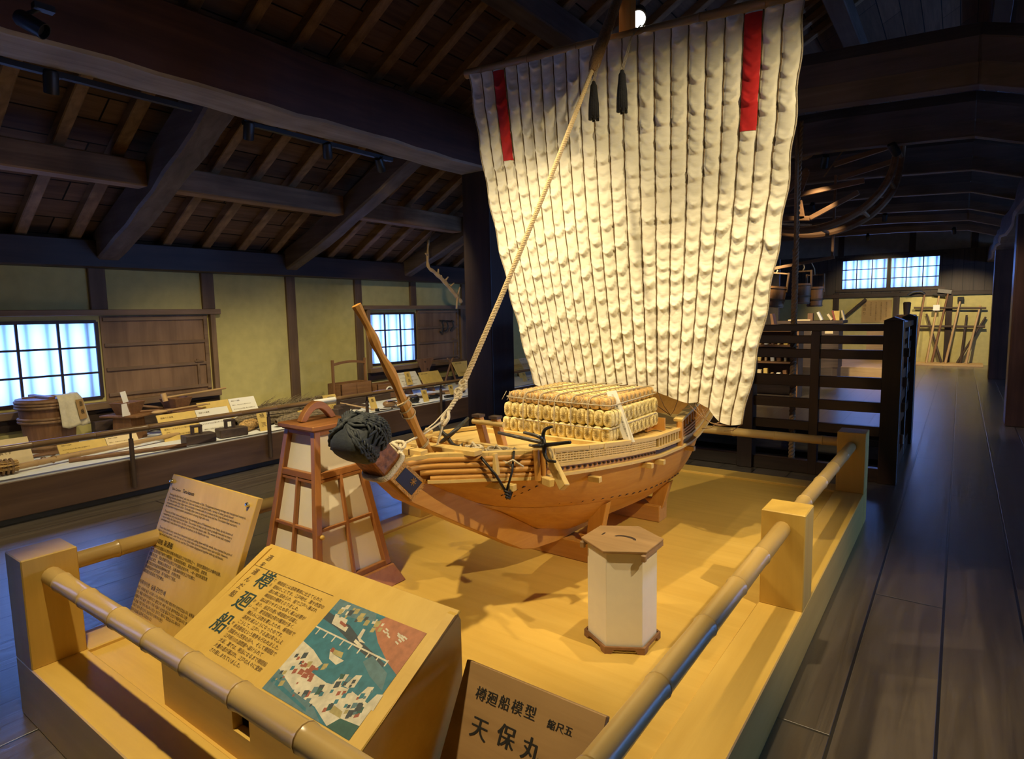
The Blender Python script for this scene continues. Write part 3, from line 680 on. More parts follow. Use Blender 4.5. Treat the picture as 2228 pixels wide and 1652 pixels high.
kr = ['에도 시대에 술은 나다와 니시노미야에서 배로 에도까지 운반되었습니다. 술통을', '싣는 배를 타루카이센이라고 불렀으며, 빠른 속도로 활약하였습니다. 다른', '화물과 달리 술은 상하기 쉬워 서둘러 운반할 필요가 있었기 때문입니다. 또', '새 술을 가장 먼저 에도에 나르는 경주도 해마다 열렸습니다. 메이지', '시대가 되어 증기선이 등장하자 타루카이센은', '점차 모습을 감추게 되었습니다.']
for i, s in enumerate(kr): etext(s, .0150, 0.004, .492 + i * .0178, .96)
m.build('lettering', INK, pan)

# ---------------------------------------------------------------- small brushed plaque
t = thing('name_plaque', (-.89, 1.2, DZ), 'small leaning wooden plaque brushed with black characters at the right of the desk', 'sign')
SO = Vector((-1.12, 1.28, .5)); SV = Vector((0, -.15, -.27)).normalized(); SN = -(Vector((1, 0, 0)).cross(SV)); SN = SN if SN.z > 0 else -SN
PLQ = wood('plaque_board', (.33, .19, .075), (.47, .29, .125), 'x', 1.2, rough=.5, bmp=.06, patch=.25)
m = MB(); P = [SO, SO + Vector((.455, 0, 0)), SO + Vector((.455, 0, 0)) + SV * .315, SO + SV * .315]
m.hexa([p - SN * .02 for p in P], P); pan = m.build('board', PLQ, t, bevel=.002)
m = MB(); m.prism([(-.9, 1.30, DZ + .002), (-.9, 1.18, DZ + .002), (-.9, 1.26, .44)], (.02, 0, 0)); m.build('stand', PLQ, t)
m = MB()
def stext(s, size, u, v, off=.0006): m.text(s, size, SO + Vector((u - size * .5, 0, 0)) + SV * (v + size * .38), Vector((1, 0, 0)), SV, N=SN, offset=off)
for ch, u, v in (('樽', .079, .069), ('廻', .118, .069), ('船', .160, .066), ('模', .202, .064), ('型', .244, .062)): stext(ch, .037, u, v)
for ch, u, v in (('縮', .312, .068), ('尺', .338, .067), ('五', .363, .065)): stext(ch, .024, u, v)
for ch, u, v in (('天', .102, .150), ('保', .190, .140), ('丸', .272, .142)): stext(ch, .060, u, v, .0014)
m.build('brushed_lettering', INK, pan)

# ---------------------------------------------------------------- tall tapering standing lantern
cx, cy, zb = -2.40, 1.75, DZ
t = thing('standing_lantern', (cx, cy, zb), 'tall tapering wooden floor lantern with white paper panels beside the ship bow', 'lantern')
ztop, q0, q1, zp = 1.0, .112, .213, .305      # half widths at the top and just above the plinth
def hw(z): return lerp(q1, q0, (z - zp) / (ztop - zp))
m = MB(); m.hexa([(cx - .262, cy - .262, zb), (cx + .262, cy - .262, zb), (cx + .262, cy + .262, zb), (cx - .262, cy + .262, zb)], [(cx - .222, cy - .222, zp), (cx + .222, cy - .222, zp), (cx + .222, cy + .222, zp), (cx - .222, cy + .222, zp)])
m.build('plinth', ANDON['x'], t, bevel=.004)
def P4(z, sx, sy, ins=0): h = hw(z) - ins; return Vector((cx + sx * h, cy + sy * h, z))
for sx in (-1, 1):
    for sy in (-1, 1):
        m = MB(); m.beam(P4(zp, sx, sy, .016), P4(ztop, sx, sy, .016), .032, .032, (0, 1, 0)); m.build('corner_post', ANDON['z'], t, bevel=.003)
def face(side):
    """frame bars and panels of one face; side: outward axis"""
    ax, sg = side
    def pt(z, s, ins):      # s in -1..1 along the face
        h = hw(z) - ins
        return Vector((cx + s * hw(z), cy + sg * h, z)) if ax == 'y' else Vector((cx + sg * h, cy + s * hw(z), z))
    up = (0, sg, 0) if ax == 'y' else (sg, 0, 0)
    m = MB()
    for z, hh in ((zp + .012, .026), (.80, .030), (ztop - .012, .022)): m.beam(pt(z, -.86, .012), pt(z, .86, .012), .020, hh)
    m.beam(pt(.775, -.86, .016), pt(.775, .86, .016), .016, .014)
    m.build('face_rail', ANDON['x'], t, bevel=.002)
    m = MB()
    m.beam(pt(zp, -.05 + .05, .014), pt(.79, 0, .014), .014, .018, up)
    m.beam(pt(.565, -.86, .013), pt(.565, .86, .013), .014, .014)
    m.build('muntin', ANDON['z'], t, bevel=.0015)
    m = MB(); 
    for z0, z1 in ((zp, .79), (.81, ztop - .02)):
        a, b, c, d = pt(z0, -.9, .026), pt(z0, .9, .026), pt(z1, .9, .026), pt(z1, -.9, .026); o = Vector(up) * -.002
        m.hexa([a, b, c, d], [a + o, b + o, c + o, d + o])
    m.build('paper_panel', SHADE, t)
for sd in (('y', -1), ('y', 1), ('x', -1), ('x', 1)): face(sd)
m = MB(); m.box(cx - .134, cx + .134, cy - .134, cy + .134, ztop + .004, ztop + .026); m.box(cx - .122, cx + .122, cy - .122, cy + .122, ztop - .004, ztop + .004)
lid = m.build('lid', ANDON['y'], t, bevel=.004)
m = MB(); pts_o = []; pts_i = []
for i in range(17):
    s = -1 + 2 * i / 16; zz = .085 * (cos(s * pi / 2) ** .8 if abs(s) < 1 else 0); pts_o.append((s * .098, zz + .004)); pts_i.append((s * .070, max(0, .062 * (cos(s * pi / 2) ** .8 if abs(s) < 1 else 0) - .008)))
vs = []
for (yo, zo), (yi, zi) in zip(pts_o, pts_i):
    for x_ in (-.018, .018): vs += [(cx - .02 + x_, cy + yo, ztop + .026 + zo), (cx - .02 + x_, cy + yi, ztop + .026 + zi)]
m.add(vs, [q for i in range(16) for q in ((4 * i, 4 * i + 4, 4 * i + 5, 4 * i + 1), (4 * i + 2, 4 * i + 3, 4 * i + 7, 4 * i + 6), (4 * i, 4 * i + 2, 4 * i + 6, 4 * i + 4), (4 * i + 1, 4 * i + 5, 4 * i + 7, 4 * i + 3))] + [(0, 1, 3, 2), (64, 66, 67, 65)])
m.build('carrying_handle', ANDON['y'], lid, bevel=.003)
m = MB(); m.ball(P4(.545, 1, -.88) + Vector((.012, 0, 0)), .011, 8); m.build('knob', HINOKI['x'], t, smooth='all')

# ---------------------------------------------------------------- six-sided white lantern
hx, hy = -1.03, 2.115
t = thing('hexagonal_lantern', (hx, hy, DZ), 'six-sided white paper lantern with a flat wooden lid near the right rail', 'lantern')
def hexp(r, z, a=30): return [(hx + r * cos(radians(a + 60 * i)), hy + r * sin(radians(a + 60 * i)), z) for i in range(6)]
m = MB(); m.hexa(hexp(.135, .232), hexp(.135, .605)); m.build('paper_shade', SHADE, t, bevel=.002)
m = MB()
H0, H1 = hexp(.150, .232), hexp(.140, .232)
for i in range(6):
    a, b, c, d = Vector(H0[i]), Vector(H0[(i + 1) % 6]), Vector(H1[(i + 1) % 6]), Vector(H1[i]); dn = Vector((0, 0, -.017)); 
    m.hexa([a, b, c, d], [a + Vector((0, 0, .010)), b + Vector((0, 0, .010)), c + Vector((0, 0, .010)), d + Vector((0, 0, .010))])
    for s in (0, 1):
        p, q = (a, b) if s == 0 else (b, a); ci, di = (d, c) if s == 0 else (c, d)
        p2 = p.lerp(q, .16); q3 = p.lerp(q, .24); i2 = ci.lerp(di, .16); i3 = ci.lerp(di, .24)
        m.hexa([p + dn, p2 + dn, i2 + dn, ci + dn], [p, q3, i3, ci])
BROWNK = ANDON['y']; m.build('scalloped_base', BROWN['x'], t)
m = MB(); m.hexa(hexp(.158, .611), hexp(.160, .622)); 
LIDW = wood('lantern_lid_wood', (.30, .175, .075), (.44, .27, .125), 'x', 1.5, rough=.5, bmp=.05); lid = m.build('lid', LIDW, t, bevel=.002)
m = MB()
for sg in (-1, 1):
    c0 = Vector((hx, hy, .600)); d = Vector((0, 1, 0)); s_ = Vector((1, 0, 0))
    e = c0 + s_ * (sg * .128); m.beam(e - d * .088, e + d * .088, .014, .022)
    m.cbox(e - d * .084 + Vector((0, 0, -.004)), (.020, .016, .026))
m.build('lid_batten', LIDW, lid, bevel=.003)
m = MB()
for i in range(13):
    pass
ring = [(.046 * cos(a), .030 * sin(a)) for a in [lerp(0.05, pi - .05, i / 14) for i in range(15)]]; rin = [(.036 * cos(a), .014 * sin(a)) for a in [lerp(pi - .05, 0.05, i / 14) for i in range(15)]]
m.hexa([(hx + .012 + x, hy + .0 + y, .6222) for x, y in ring + rin], [(hx + .012 + x, hy + .0 + y, .6226) for x, y in ring + rin])
m.box(hx - .085, hx - .078, hy - .012, hy + .016, .6222, .6226)
m.build('finger_slot', DARKB['x'], lid)
# ================================================================ MODEL SHIP
def XC(y): return -1.70 + .075 * (y - 2.8)
SHIP = thing('model_ship', (-1.70, 2.75, .30), 'large wooden model of a Japanese cargo ship with a tall white sail', 'model ship')
T_sb = [(1.72, .05), (1.80, .115), (1.92, .205), (2.08, .30), (2.2, .352), (2.4, .40), (2.7, .43), (3.0, .432), (3.3, .417), (3.6, .39), (3.85, .357), (4.2, .30)]
T_sz = [(1.72, .838), (1.93, .825), (2.09, .808), (2.2, .805), (2.43, .79), (2.7, .768), (3.0, .745), (3.27, .740), (3.45, .742), (3.6, .765), (3.85, .83), (4.2, .95)]
T_cb = [(1.72, .050), (2.0, .053), (2.06, .058), (2.13, .085), (2.2, .135), (2.3, .19), (2.4, .225), (2.56, .275), (2.74, .31), (2.95, .32), (3.14, .32), (3.37, .297), (3.62, .25)]
T_cz = [(1.72, .842), (2.0, .690), (2.06, .662), (2.13, .636), (2.2, .62), (2.3, .604), (2.4, .589), (2.56, .570), (2.74, .551), (2.95, .523), (3.14, .509), (3.37, .494), (3.62, .478)]
T_kb = [(1.72, .050), (2.463, .056), (2.7, .085), (3.4, .08), (3.62, .06)]
T_kz = [(1.72, .842), (1.753, .828), (2.217, .578), (2.463, .430), (2.7, .365), (3.3, .352), (3.62, .40)]
def bz(Tb, Tz, y, s): return Vector((XC(y) + s * interp(y, Tb), y, interp(y, Tz)))
YS0, YS1 = 1.72, 3.62
def hullside(s):
    m = MB()
    m.sheet(lambda u, v: L3(bz(T_sb, T_sz, lerp(YS0, YS1, u), s), bz(T_cb, T_cz, lerp(YS0, YS1, u), s), v) + Vector((s * .018 * sin(pi * v) * min(1, (u + .05) * 3), 0, -.006 * sin(pi * v))), 60, 8, (-s * .012, 0, 0))
    m.sheet(lambda u, v: L3(bz(T_cb, T_cz, lerp(YS0, YS1, u), s) + Vector((-s * .004, 0, -.002)), bz(T_kb, T_kz, lerp(YS0, YS1, u), s), v) + Vector((s * .012 * sin(pi * v) * u, 0, -.022 * sin(pi * v) * min(1, u * 2.2))), 60, 8, (-s * .01, 0, .004))
    return m
for s in (1, -1): hullside(s).build('hull_planking', SHIPW['y'], SHIP, smooth=True)
# keel and stem: one thick timber
m = MB()
low = [(3.62, .375), (3.3, .33), (2.62, .318), (2.46, .322), (2.363, .350), (1.989, .570), (1.662, .770), (1.556, .880)]
up = [(3.62, .42), (3.3, .37), (2.75, .375), (2.463, .43), (2.35, .50), (2.217, .578), (1.753, .828), (1.640, .945)]
vs = []
for (yl, zl), (yu, zu) in zip(low, up):
    hb = .055 if yl < 2.5 else .085
    vs += [(XC(yl) - hb * .8, yl, zl), (XC(yl) + hb * .8, yl, zl), (XC(yu) + hb, yu, zu), (XC(yu) - hb, yu, zu)]
n = len(low); m.add(vs, [(i * 4 + k, i * 4 + 4 + k, i * 4 + 4 + (k + 1) % 4, i * 4 + (k + 1) % 4) for i in range(n - 1) for k in range(4)] + [(0, 1, 2, 3), tuple(n * 4 - 1 - k for k in range(4))])
m.build('keel_and_stem', SHIPW['y'], SHIP, bevel=.004)
# stem head with its copper sleeve, dark emblem plate, rope collar and black yarn cover
s0l, s0u = Vector((0, 1.556, .880)), Vector((0, 1.640, .945)); s1l, s1u = Vector((0, 1.470, .985)), Vector((0, 1.545, 1.048))
def stemring(t_, grow=0.0, hb=.060):
    l = s0l.lerp(s1l, t_); u = s0u.lerp(s1u, t_); c = (l + u) / 2; l = c + (l - c) * (1 + grow); u = c + (u - c) * (1 + grow); x = XC(1.55)
    return [(x - hb, l.y, l.z), (x + hb, l.y, l.z), (x + hb, u.y, u.z), (x - hb, u.y, u.z)]
m = MB(); m.hexa(stemring(-.05, .02), stemring(1.15, .06, .064)); m.build('stem_head_sleeve', COPPER, SHIP, bevel=.006)
# brass framed black plate on each side of the stem with a small cross mark
for s in (1, -1):
    def SP(y, z, o): return Vector((XC(y) + s * (.0565 + o), y, z))
    a, b = Vector((1.560, .905)), Vector((1.645, .935)); d = (Vector((1.725, .735)) - Vector((1.575, .885)))
    c0, c1, c2, c3 = (1.563, .884), (1.636, .938), (1.752, .826), (1.672, .770)
    m = MB(); Q = [SP(*c, 0) for c in (c0, c1, c2, c3)]; o = Vector((s * .004, 0, 0)); m.hexa(Q, [q + o for q in Q]); pl = m.build('brass_plate', BRASS, SHIP)
    cc = Vector((sum(c[0] for c in (c0, c1, c2, c3)) / 4, sum(c[1] for c in (c0, c1, c2, c3)) / 4))
    ins = [cc.lerp(Vector(c), .70) for c in (c0, c1, c2, c3)]
    m = MB(); Q = [SP(c.x, c.y, .004) for c in ins]; o = Vector((s * .002, 0, 0)); m.hexa(Q, [q + o for q in Q]); m.build('dark_panel', BLACK, pl)
    m = MB(); c = ins[0].lerp(ins[2], .72).lerp(ins[1].lerp(ins[3], .5), .3)
    for a in range(0, 180, 45):
        dx, dz = cos(radians(a)) * .017, sin(radians(a)) * .017; m.beam(SP(c.x - dx, c.y - dz, .0075), SP(c.x + dx, c.y + dz, .0075), .002, .002, (1, 0, 0))
    for a in (22, 112, 202, 292): m.ball(SP(c.x + cos(radians(a)) * .011, c.y + sin(radians(a)) * .011, .0075), .0016, 6)
    m.build('emblem', BRASS, pl)
# rope collar round the stem
ring = []
for i in range(33):
    a = 2 * pi * i / 32; c = (s0l.lerp(s1l, .12) + s0u.lerp(s1u, .12)) / 2; d = (s0u - s0l).normalized(); L_ = (s0u - s0l).length / 2
    ring.append(Vector((XC(1.58) + .071 * (abs(cos(a)) ** .5) * (1 if cos(a) > 0 else -1), 0, 0)) + c + d * ((L_ + .014) * (abs(sin(a)) ** .5) * (1 if sin(a) > 0 else -1)))
m = MB(); twist(m, ring, .0115, .022, 4, 6, 8); m.build('rope_collar', ROPEW, SHIP, smooth='all')
# black yarn cover on the stem head: cords laid side by side over a blunt cushion
hd = (s1l + s1u) / 2 + Vector((XC(1.5), 0, 0)); ax = ((s1l - s0l) + (s1u - s0u)).normalized(); uu = Vector((1, 0, 0)); ww = (s1u - s1l).normalized()
m = MB(); prof = []
for i in range(11):
    tt = i / 10; sc = [.80, .92, 1.0, 1.06, 1.10, 1.12, 1.10, 1.04, .92, .66, .05][i]; prof.append((tt * .155, sc))
vs = []; n = 28
for tt, sc in prof:
    for j in range(n):
        a = 2 * pi * j / n; ca, sa = cos(a), sin(a); ex = .42
        vs.append(hd + ax * (tt - .03) + uu * (.078 * sc * (abs(ca) ** ex) * (1 if ca > 0 else -1)) + ww * (.078 * sc * (abs(sa) ** ex) * (1 if sa > 0 else -1)))
m.add(vs, [(i * n + j, i * n + (j + 1) % n, (i + 1) * n + (j + 1) % n, (i + 1) * n + j) for i in range(10) for j in range(n)] + [tuple(range(n - 1, -1, -1))])
yc = m.build('bow_yarn_cover', YARN, SHIP, smooth='all')
m = MB(); rnd = random.Random(2)
def hpt(tt, a, grow=0.0):
    sc = interp(tt, prof); ca, sa = cos(a), sin(a); ex = .42
    return hd + ax * (tt - .03 + (grow if tt > .12 else 0)) + uu * ((.078 * sc + grow) * (abs(ca) ** ex) * (1 if ca > 0 else -1)) + ww * ((.078 * sc + grow) * (abs(sa) ** ex) * (1 if sa > 0 else -1))
for k in range(34):                                   # cords laid along the top, the sides and over the end
    a0 = lerp(-.45, pi + .45, k / 33); path = []
    for i in range(17):
        tt = .005 + i / 16 * .1495; path.append(hpt(tt, a0 + .05 * sin(i * 1.9 + k * 2.1), .003 + .004 * abs(sin(i * 1.55 + k * 1.3))))
    m.tube(path, [.0048 + .0022 * abs(sin(i * 1.55 + k)) for i in range(17)], 6)
for r in range(9):                                    # fishbone plaits across the top and flanks
    for k in range(15):
        a0 = lerp(-.15, pi + .15, k / 14); t0 = .012 + r * .0145; m.tube([hpt(t0, a0 - .05, .005), hpt(t0 + .006, a0 + .02, .012), hpt(t0 + .013, a0 + .10, .006)], [.0035, .0058, .0035], 6)
m.build('plaited_cord', YARN, yc, smooth='all')

# bulwark: half-round logs forward, lattice amidships, slotted panels aft
def top_z(y): return interp(y, [(1.60, .935), (1.78, .941), (1.9, .932), (2.08, .921), (2.27, .910), (2.6, .880), (2.95, .849), (3.27, .842), (3.285, .842)])
def side_pt(y, f, s, o=0.0):     # f 0 at the sheer, 1 at the top rail
    return Vector((XC(y) + s * (interp(y, [(1.60, .03)] + T_sb) + o), y, lerp(interp(y, T_sz), top_z(y), f)))
for s in (1, -1):
    for k in range(4):
        f = (k + .5) / 4.15; y0 = 1.66 + .03 * (3 - k) if k < 2 else 1.64
        m = MB(); P = [side_pt(lerp(y0, 2.12, i / 14), f, s, .004) for i in range(15)]; m.tube(P, .0135, 10); m.build('bow_log', SHIPW['y'], SHIP, smooth=True)
    m = MB(); m.sheet(lambda u, v: side_pt(lerp(1.64, 2.14, u), v, s, -.008), 14, 2, (-s * .01, 0, 0)); m.build('bow_bulwark', SHIPW['y'], SHIP)
    m = MB(); P = [side_pt(lerp(1.62, 3.29, i / 26), 1.0, s, -.006) for i in range(27)]
    for a, b in zip(P, P[1:]): m.beam(a, b, .034, .016)
    m.build('top_rail', SHIPL, SHIP)
    # wale: pale strake along the sheer
    m = MB(); P = [bz(T_sb, T_sz, lerp(1.74, 4.18, i / 36), s) + Vector((s * .008, 0, 0)) for i in range(37)]
    for a, b in zip(P, P[1:]): m.beam(a, b, .026, .013)
    m.build('wale', SHIPL, SHIP)
    m = MB(); P = [bz(T_sb, T_sz, lerp(2.16, 4.1, i / 30), s) + Vector((s * .004, 0, .042 + .02 * max(0, (i / 30 - .6)))) for i in range(31)]
    for a, b in zip(P, P[1:]): m.beam(a, b, .016, .014)
    m.build('upper_strake', SHIPL, SHIP)
    m = MB(); m.sheet(lambda u, v: side_pt(lerp(2.14, 2.98, u), v, s, -.006), 20, 2, (-s * .006, 0, 0)); m.build('midship_shade_backing', DARKT['y'], SHIP)  # dark sheet paints the shade seen through the lattice holes
    # lattice: crossed battens standing proud of the dark backing
    m = MB(); nc = 23
    for i in range(nc + 1):
        y = lerp(2.20, 2.95, i / nc); m.beam(side_pt(y, .46, s, .004), side_pt(y, .94, s, .004), .010, .008, (s, 0, 0))
        if i < nc:
            y2 = y + .016; m.beam(side_pt(y2, .56, s, .005), side_pt(y2, .83, s, .005), .008, .008, (s, 0, 0))
    for f in (.50, .60, .70, .80, .90):
        P = [side_pt(lerp(2.19, 2.96, i / 12), f, s, .006) for i in range(13)]
        for a, b in zip(P, P[1:]): m.beam(a, b, .007, .007)
    m.build('lattice', SHIPL, SHIP)
    m = MB(); m.sheet(lambda u, v: side_pt(lerp(2.19, 2.97, u), .44 + .02 * v, s, .001 + .003 * v), 16, 1, (-s * .002, 0, 0)); 
    m.build('lattice_sill', SHIPL, SHIP)
    # nail mortices as small dark pegs
    m = MB(); m.sheet(lambda u, v: side_pt(lerp(2.16, 2.98, u), lerp(.03, .43, v), s, -.003), 20, 1, (-s * .004, 0, 0)); m.build('lower_bulwark', SHIPW['y'], SHIP)
    m = MB()
    for i in range(24): 
        y = lerp(2.21, 2.96, i / 23); p = side_pt(y, .20, s, .001); m.cbox(p, (.012, .012, .008))
    for i in range(24):
        y = lerp(2.07, 3.58, i / 23); p = bz(T_cb, T_cz, y, s) + Vector((s * .011, 0, .018)); m.cbox(p, (.020, .018, .008), Matrix.Rotation(s * -.5, 3, 'Y'))
    for i in range(15):
        y = lerp(1.78, 2.05, i / 14); p = bz(T_cb, T_cz, y, s) + Vector((s * .014, 0, .022)); m.cbox(p, (.020, .007, .007), Matrix.Rotation(s * -.4, 3, 'Y'))
    for r, (yy, ff) in enumerate(((2.05, .35), (2.10, .35), (2.155, .35))):
        for k in range(2 + r + (1 if r else 0)):
            f = ff - .05 + k * .10; p = L3(bz(T_sb, T_sz, yy + .012 - k * .012, s), bz(T_cb, T_cz, yy + .012 - k * .012, s), f); m.cbox(p + Vector((s * .014, 0, -.002)), (.012, .013, .006), Matrix.Rotation(s * -.5, 3, 'Y'))
    m.build('nail_mortices', DARKT['y'], SHIP)
    # slot posts on a dark backing, raised stern bulwark
    m = MB(); m.sheet(lambda u, v: side_pt(lerp(2.98, 3.27, u), v, s, -.006), 6, 2, (-s * .008, 0, 0)); m.build('slot_shade_backing', DARKT['y'], SHIP)  # dark sheet paints the shade between the slot posts
    m = MB()
    for i in range(8):
        y = lerp(3.0, 3.25, i / 7); m.beam(side_pt(y, .30, s, .0), side_pt(y, .93, s, .0), .014, .014, (s, 0, 0))
    m.build('slot_post', SHIPL, SHIP)
    def aft(y, f, o=0.0):
        zt = interp(y, [(3.27, .892), (3.30, .90), (3.52, .942), (4.2, 1.08)]); zs = interp(y, T_sz); return Vector((XC(y) + s * (interp(y, T_sb) + o), y, lerp(zs, zt, f)))
    m = MB(); m.sheet(lambda u, v: aft(lerp(3.28, 4.18, u), v, -.006), 14, 2, (-s * .01, 0, 0)); m.build('stern_bulwark', SHIPW['y'], SHIP)
    m = MB()
    for f in (.22, .34, .44, .53): 
        P = [aft(lerp(3.29, 4.16, i / 12), f, .003) for i in range(13)]
        for a, b in zip(P, P[1:]): m.beam(a, b, .012, .010)
    for i in range(20): y = lerp(3.31, 4.15, i / 19); m.beam(aft(y, .62, .003), aft(y, .95, .003), .011, .016, (s, 0, 0))
    m.beam(aft(3.285, -.05, .006), aft(3.285, 1.0, .006), .024, .024, (0, 1, 0))
    m.build('stern_slats', SHIPW['y'], SHIP)
    m = MB(); P = [aft(lerp(3.27, 4.18, i / 12), 1.0, -.004) for i in range(13)]
    for a, b in zip(P, P[1:]): m.beam(a, b, .05, .014)
    m.build('stern_rail', SHIPL, SHIP)
    # beam ends poking through the planking
    for y, dz in ((2.42, -.045), (2.86, -.032), (2.99, -.03), (3.42, -.035)):
        p = bz(T_sb, T_sz, y, s) + Vector((s * .012, 0, dz)); m = MB(); m.cbox(p, (.06, .028, .026)); m.build('beam_end', SHIPL, SHIP, bevel=.002)
    m = MB(); p = L3(bz(T_sb, T_sz, 1.98, s), bz(T_cb, T_cz, 1.98, s), .25); m.cbox(p + Vector((s * .05, 0, 0)), (.14, .03, .028), Matrix.Rotation(radians(4 * s), 3, 'Z')); m.build('beam_end', SHIPL, SHIP, bevel=.002)
# transom planks at the stern end of the hull, decks
m = MB(); y = 3.60
Q = [bz(T_sb, T_sz, y, -1), bz(T_sb, T_sz, y, 1), bz(T_cb, T_cz, y, 1), bz(T_kb, T_kz, y, 1), bz(T_kb, T_kz, y, -1), bz(T_cb, T_cz, y, -1)]; m.hexa(Q, [q + Vector((0, .015, 0)) for q in Q]); m.build('transom', SHIPW['x'], SHIP)
m = MB(); m.sheet(lambda u, v: bz(T_sb, T_sz, lerp(3.6, 4.18, u), lerp(-.96, .96, v)) + Vector((0, 0, -.005)), 8, 2, (0, 0, .012)); m.build('stern_overhang', SHIPW['y'], SHIP)
m = MB(); m.sheet(lambda u, v: Vector((XC(lerp(2.12, 4.15, u)) + lerp(-1, 1, v) * (interp(lerp(2.12, 4.15, u), T_sb) - .016), lerp(2.12, 4.15, u), top_z(min(3.28, lerp(2.12, 4.15, u))) - .012)), 24, 2, (0, 0, -.01)); m.build('deck', SHIPL, SHIP)
m = MB(); m.sheet(lambda u, v: Vector((XC(lerp(1.66, 2.13, u)) + lerp(-1, 1, v) * max(.02, interp(lerp(1.66, 2.13, u), T_sb) - .02), lerp(1.66, 2.13, u), .868)), 10, 2, (0, 0, -.01)); m.build('fore_deck', SHIPW['x'], SHIP)
m = MB(); m.beam((XC(2.13) - .33, 2.135, .893), (XC(2.13) + .33, 2.135, .893), .02, .05); m.beam((XC(1.86) - .15, 1.86, .945), (XC(1.86) + .22, 1.88, .945), .055, .022); m.beam((XC(1.72) - .06, 1.735, .95), (XC(1.72) + .07, 1.735, .95), .04, .03)
m.build('deck_beam', SHIPL, SHIP, bevel=.002)
# forward platform plank and coaming that frames the cargo
m = MB(); m.beam((-2.06, 2.52, .885), (-1.30, 2.50, .885), .022, .03); m.build('coaming', SHIPL, SHIP, bevel=.002)
m = MB(); m.box(-1.365, -1.30, 3.20, 3.215, .84, .91); m.box(-1.38, -1.365, 3.12, 3.215, .84, .905); m.build('hatch_board', SHIPW['z'], SHIP)
# windlass bitts forward of the cargo
m_ = None
for x in (-1.765, -1.665):
    m = MB(); m.beam((x + .008, 2.20, .86), (x - .012, 2.16, 1.035), .036, .030, (0, 1, 0)); b_ = m.build('bitt_post', SHIPW['z'], SHIP, bevel=.002)
    m = MB(); m.cbox((x - .012, 2.16, 1.039), (.046, .042, .012)); m.build('bitt_cap', DARKT['x'], b_)
m = MB(); m.tube([(-1.80, 2.148, 1.012), (-1.625, 2.152, 1.010)], .012, 12); m.build('bitt_bar', SHIPL, SHIP, smooth=True)
# hanging anchor beam and posts on the starboard bow, mirrored to port
for s in (1, -1):
    yb = 2.13; x0 = XC(yb) + s * .31
    m = MB(); m.tube([(x0 + s * .022, yb - .03, .93), (x0 + s * .03, yb - .03, .80)], .014, 10); m.tube([(x0 + s * .032, yb + .0, .925), (x0 + s * .04, yb + .0, .80)], .012, 10); m.build('fender_post', SHIPW['z'], SHIP, smooth=True)
    m = MB(); m.beam((x0 + s * .03, yb + .03, .945), (x0 + s * .075, yb + .02, .86), .034, .03, (0, 1, 0)); m.beam((x0 + s * .07, yb + .02, .87), (x0 + s * .155, yb - .02, .785), .042, .03, (0, 1, 0)); m.beam((x0 + s * .02, yb + .0, .80), (x0 + s * .10, yb - .03, .798), .03, .034); m.build('anchor_beam', SHIPL, SHIP, bevel=.003)
    m = MB(); m.beam((XC(1.95) + s * .235, 1.955, .93), (XC(1.95) + s * .25, 1.95, .84), .022, .022, (0, 1, 0)); m.build('bow_cleat', SHIPL, SHIP, bevel=.002)
    m = MB(); A_ = Vector((XC(1.9) + s * .215, 1.895, .925)); B_ = Vector((XC(2.0) + s * .285, 2.02, .935)); C_ = Vector((XC(1.98) + s * .29, 1.955, .775))
    m.tube([A_, A_.lerp(C_, .5) + Vector((s * .012, 0, 0)), C_], .006, 6); m.tube([B_, B_.lerp(C_, .5) + Vector((s * .010, 0, 0)), C_], .005, 6)
    for i in range(3): m.tube([C_ + Vector((s * (.006 + .004 * i), -.02, .012 - .012 * i)), C_ + Vector((s * .016, 0, -.012 * i)), C_ + Vector((s * .006, .03, .010 - .008 * i))], .006, 6)
    m.build('black_lashing', IRON, SHIP, smooth='all')
# raking spar at the bow
m = MB(); P = smooth_path([(XC(1.82) , 1.83, .90), (XC(1.75) - .005, 1.77, 1.03), (XC(1.68), 1.70, 1.16), (XC(1.62) + .006, 1.645, 1.27), (XC(1.58), 1.59, 1.37), (XC(1.54) + .006, 1.545, 1.455), (XC(1.5) - .004, 1.50, 1.545)], 5)
m.tube(P, [lerp(.024, .016, i / (len(P) - 1)) + .0035 * sin(i * .9) for i in range(len(P))], 8); m.build('bow_spar', SHIPW['z'], SHIP, smooth=True)
m = MB()
for z0 in (.965, .985, 1.10, 1.125, 1.15, 1.165):
    k = min(range(1, len(P) - 1), key=lambda q: abs(P[q].z - z0)); t_ = (P[k + 1] - P[k - 1]).normalized(); u1 = t_.orthogonal().normalized(); u2 = t_.cross(u1)
    m.tube([P[k] + u1 * (.0265 * cos(a)) + u2 * (.0265 * sin(a)) + t_ * (.010 * sin(a + z0 * 40)) for a in [2 * pi * j / 14 for j in range(15)]], .0035, 5)
m.build('spar_lashing', ROPE, SHIP, smooth='all')

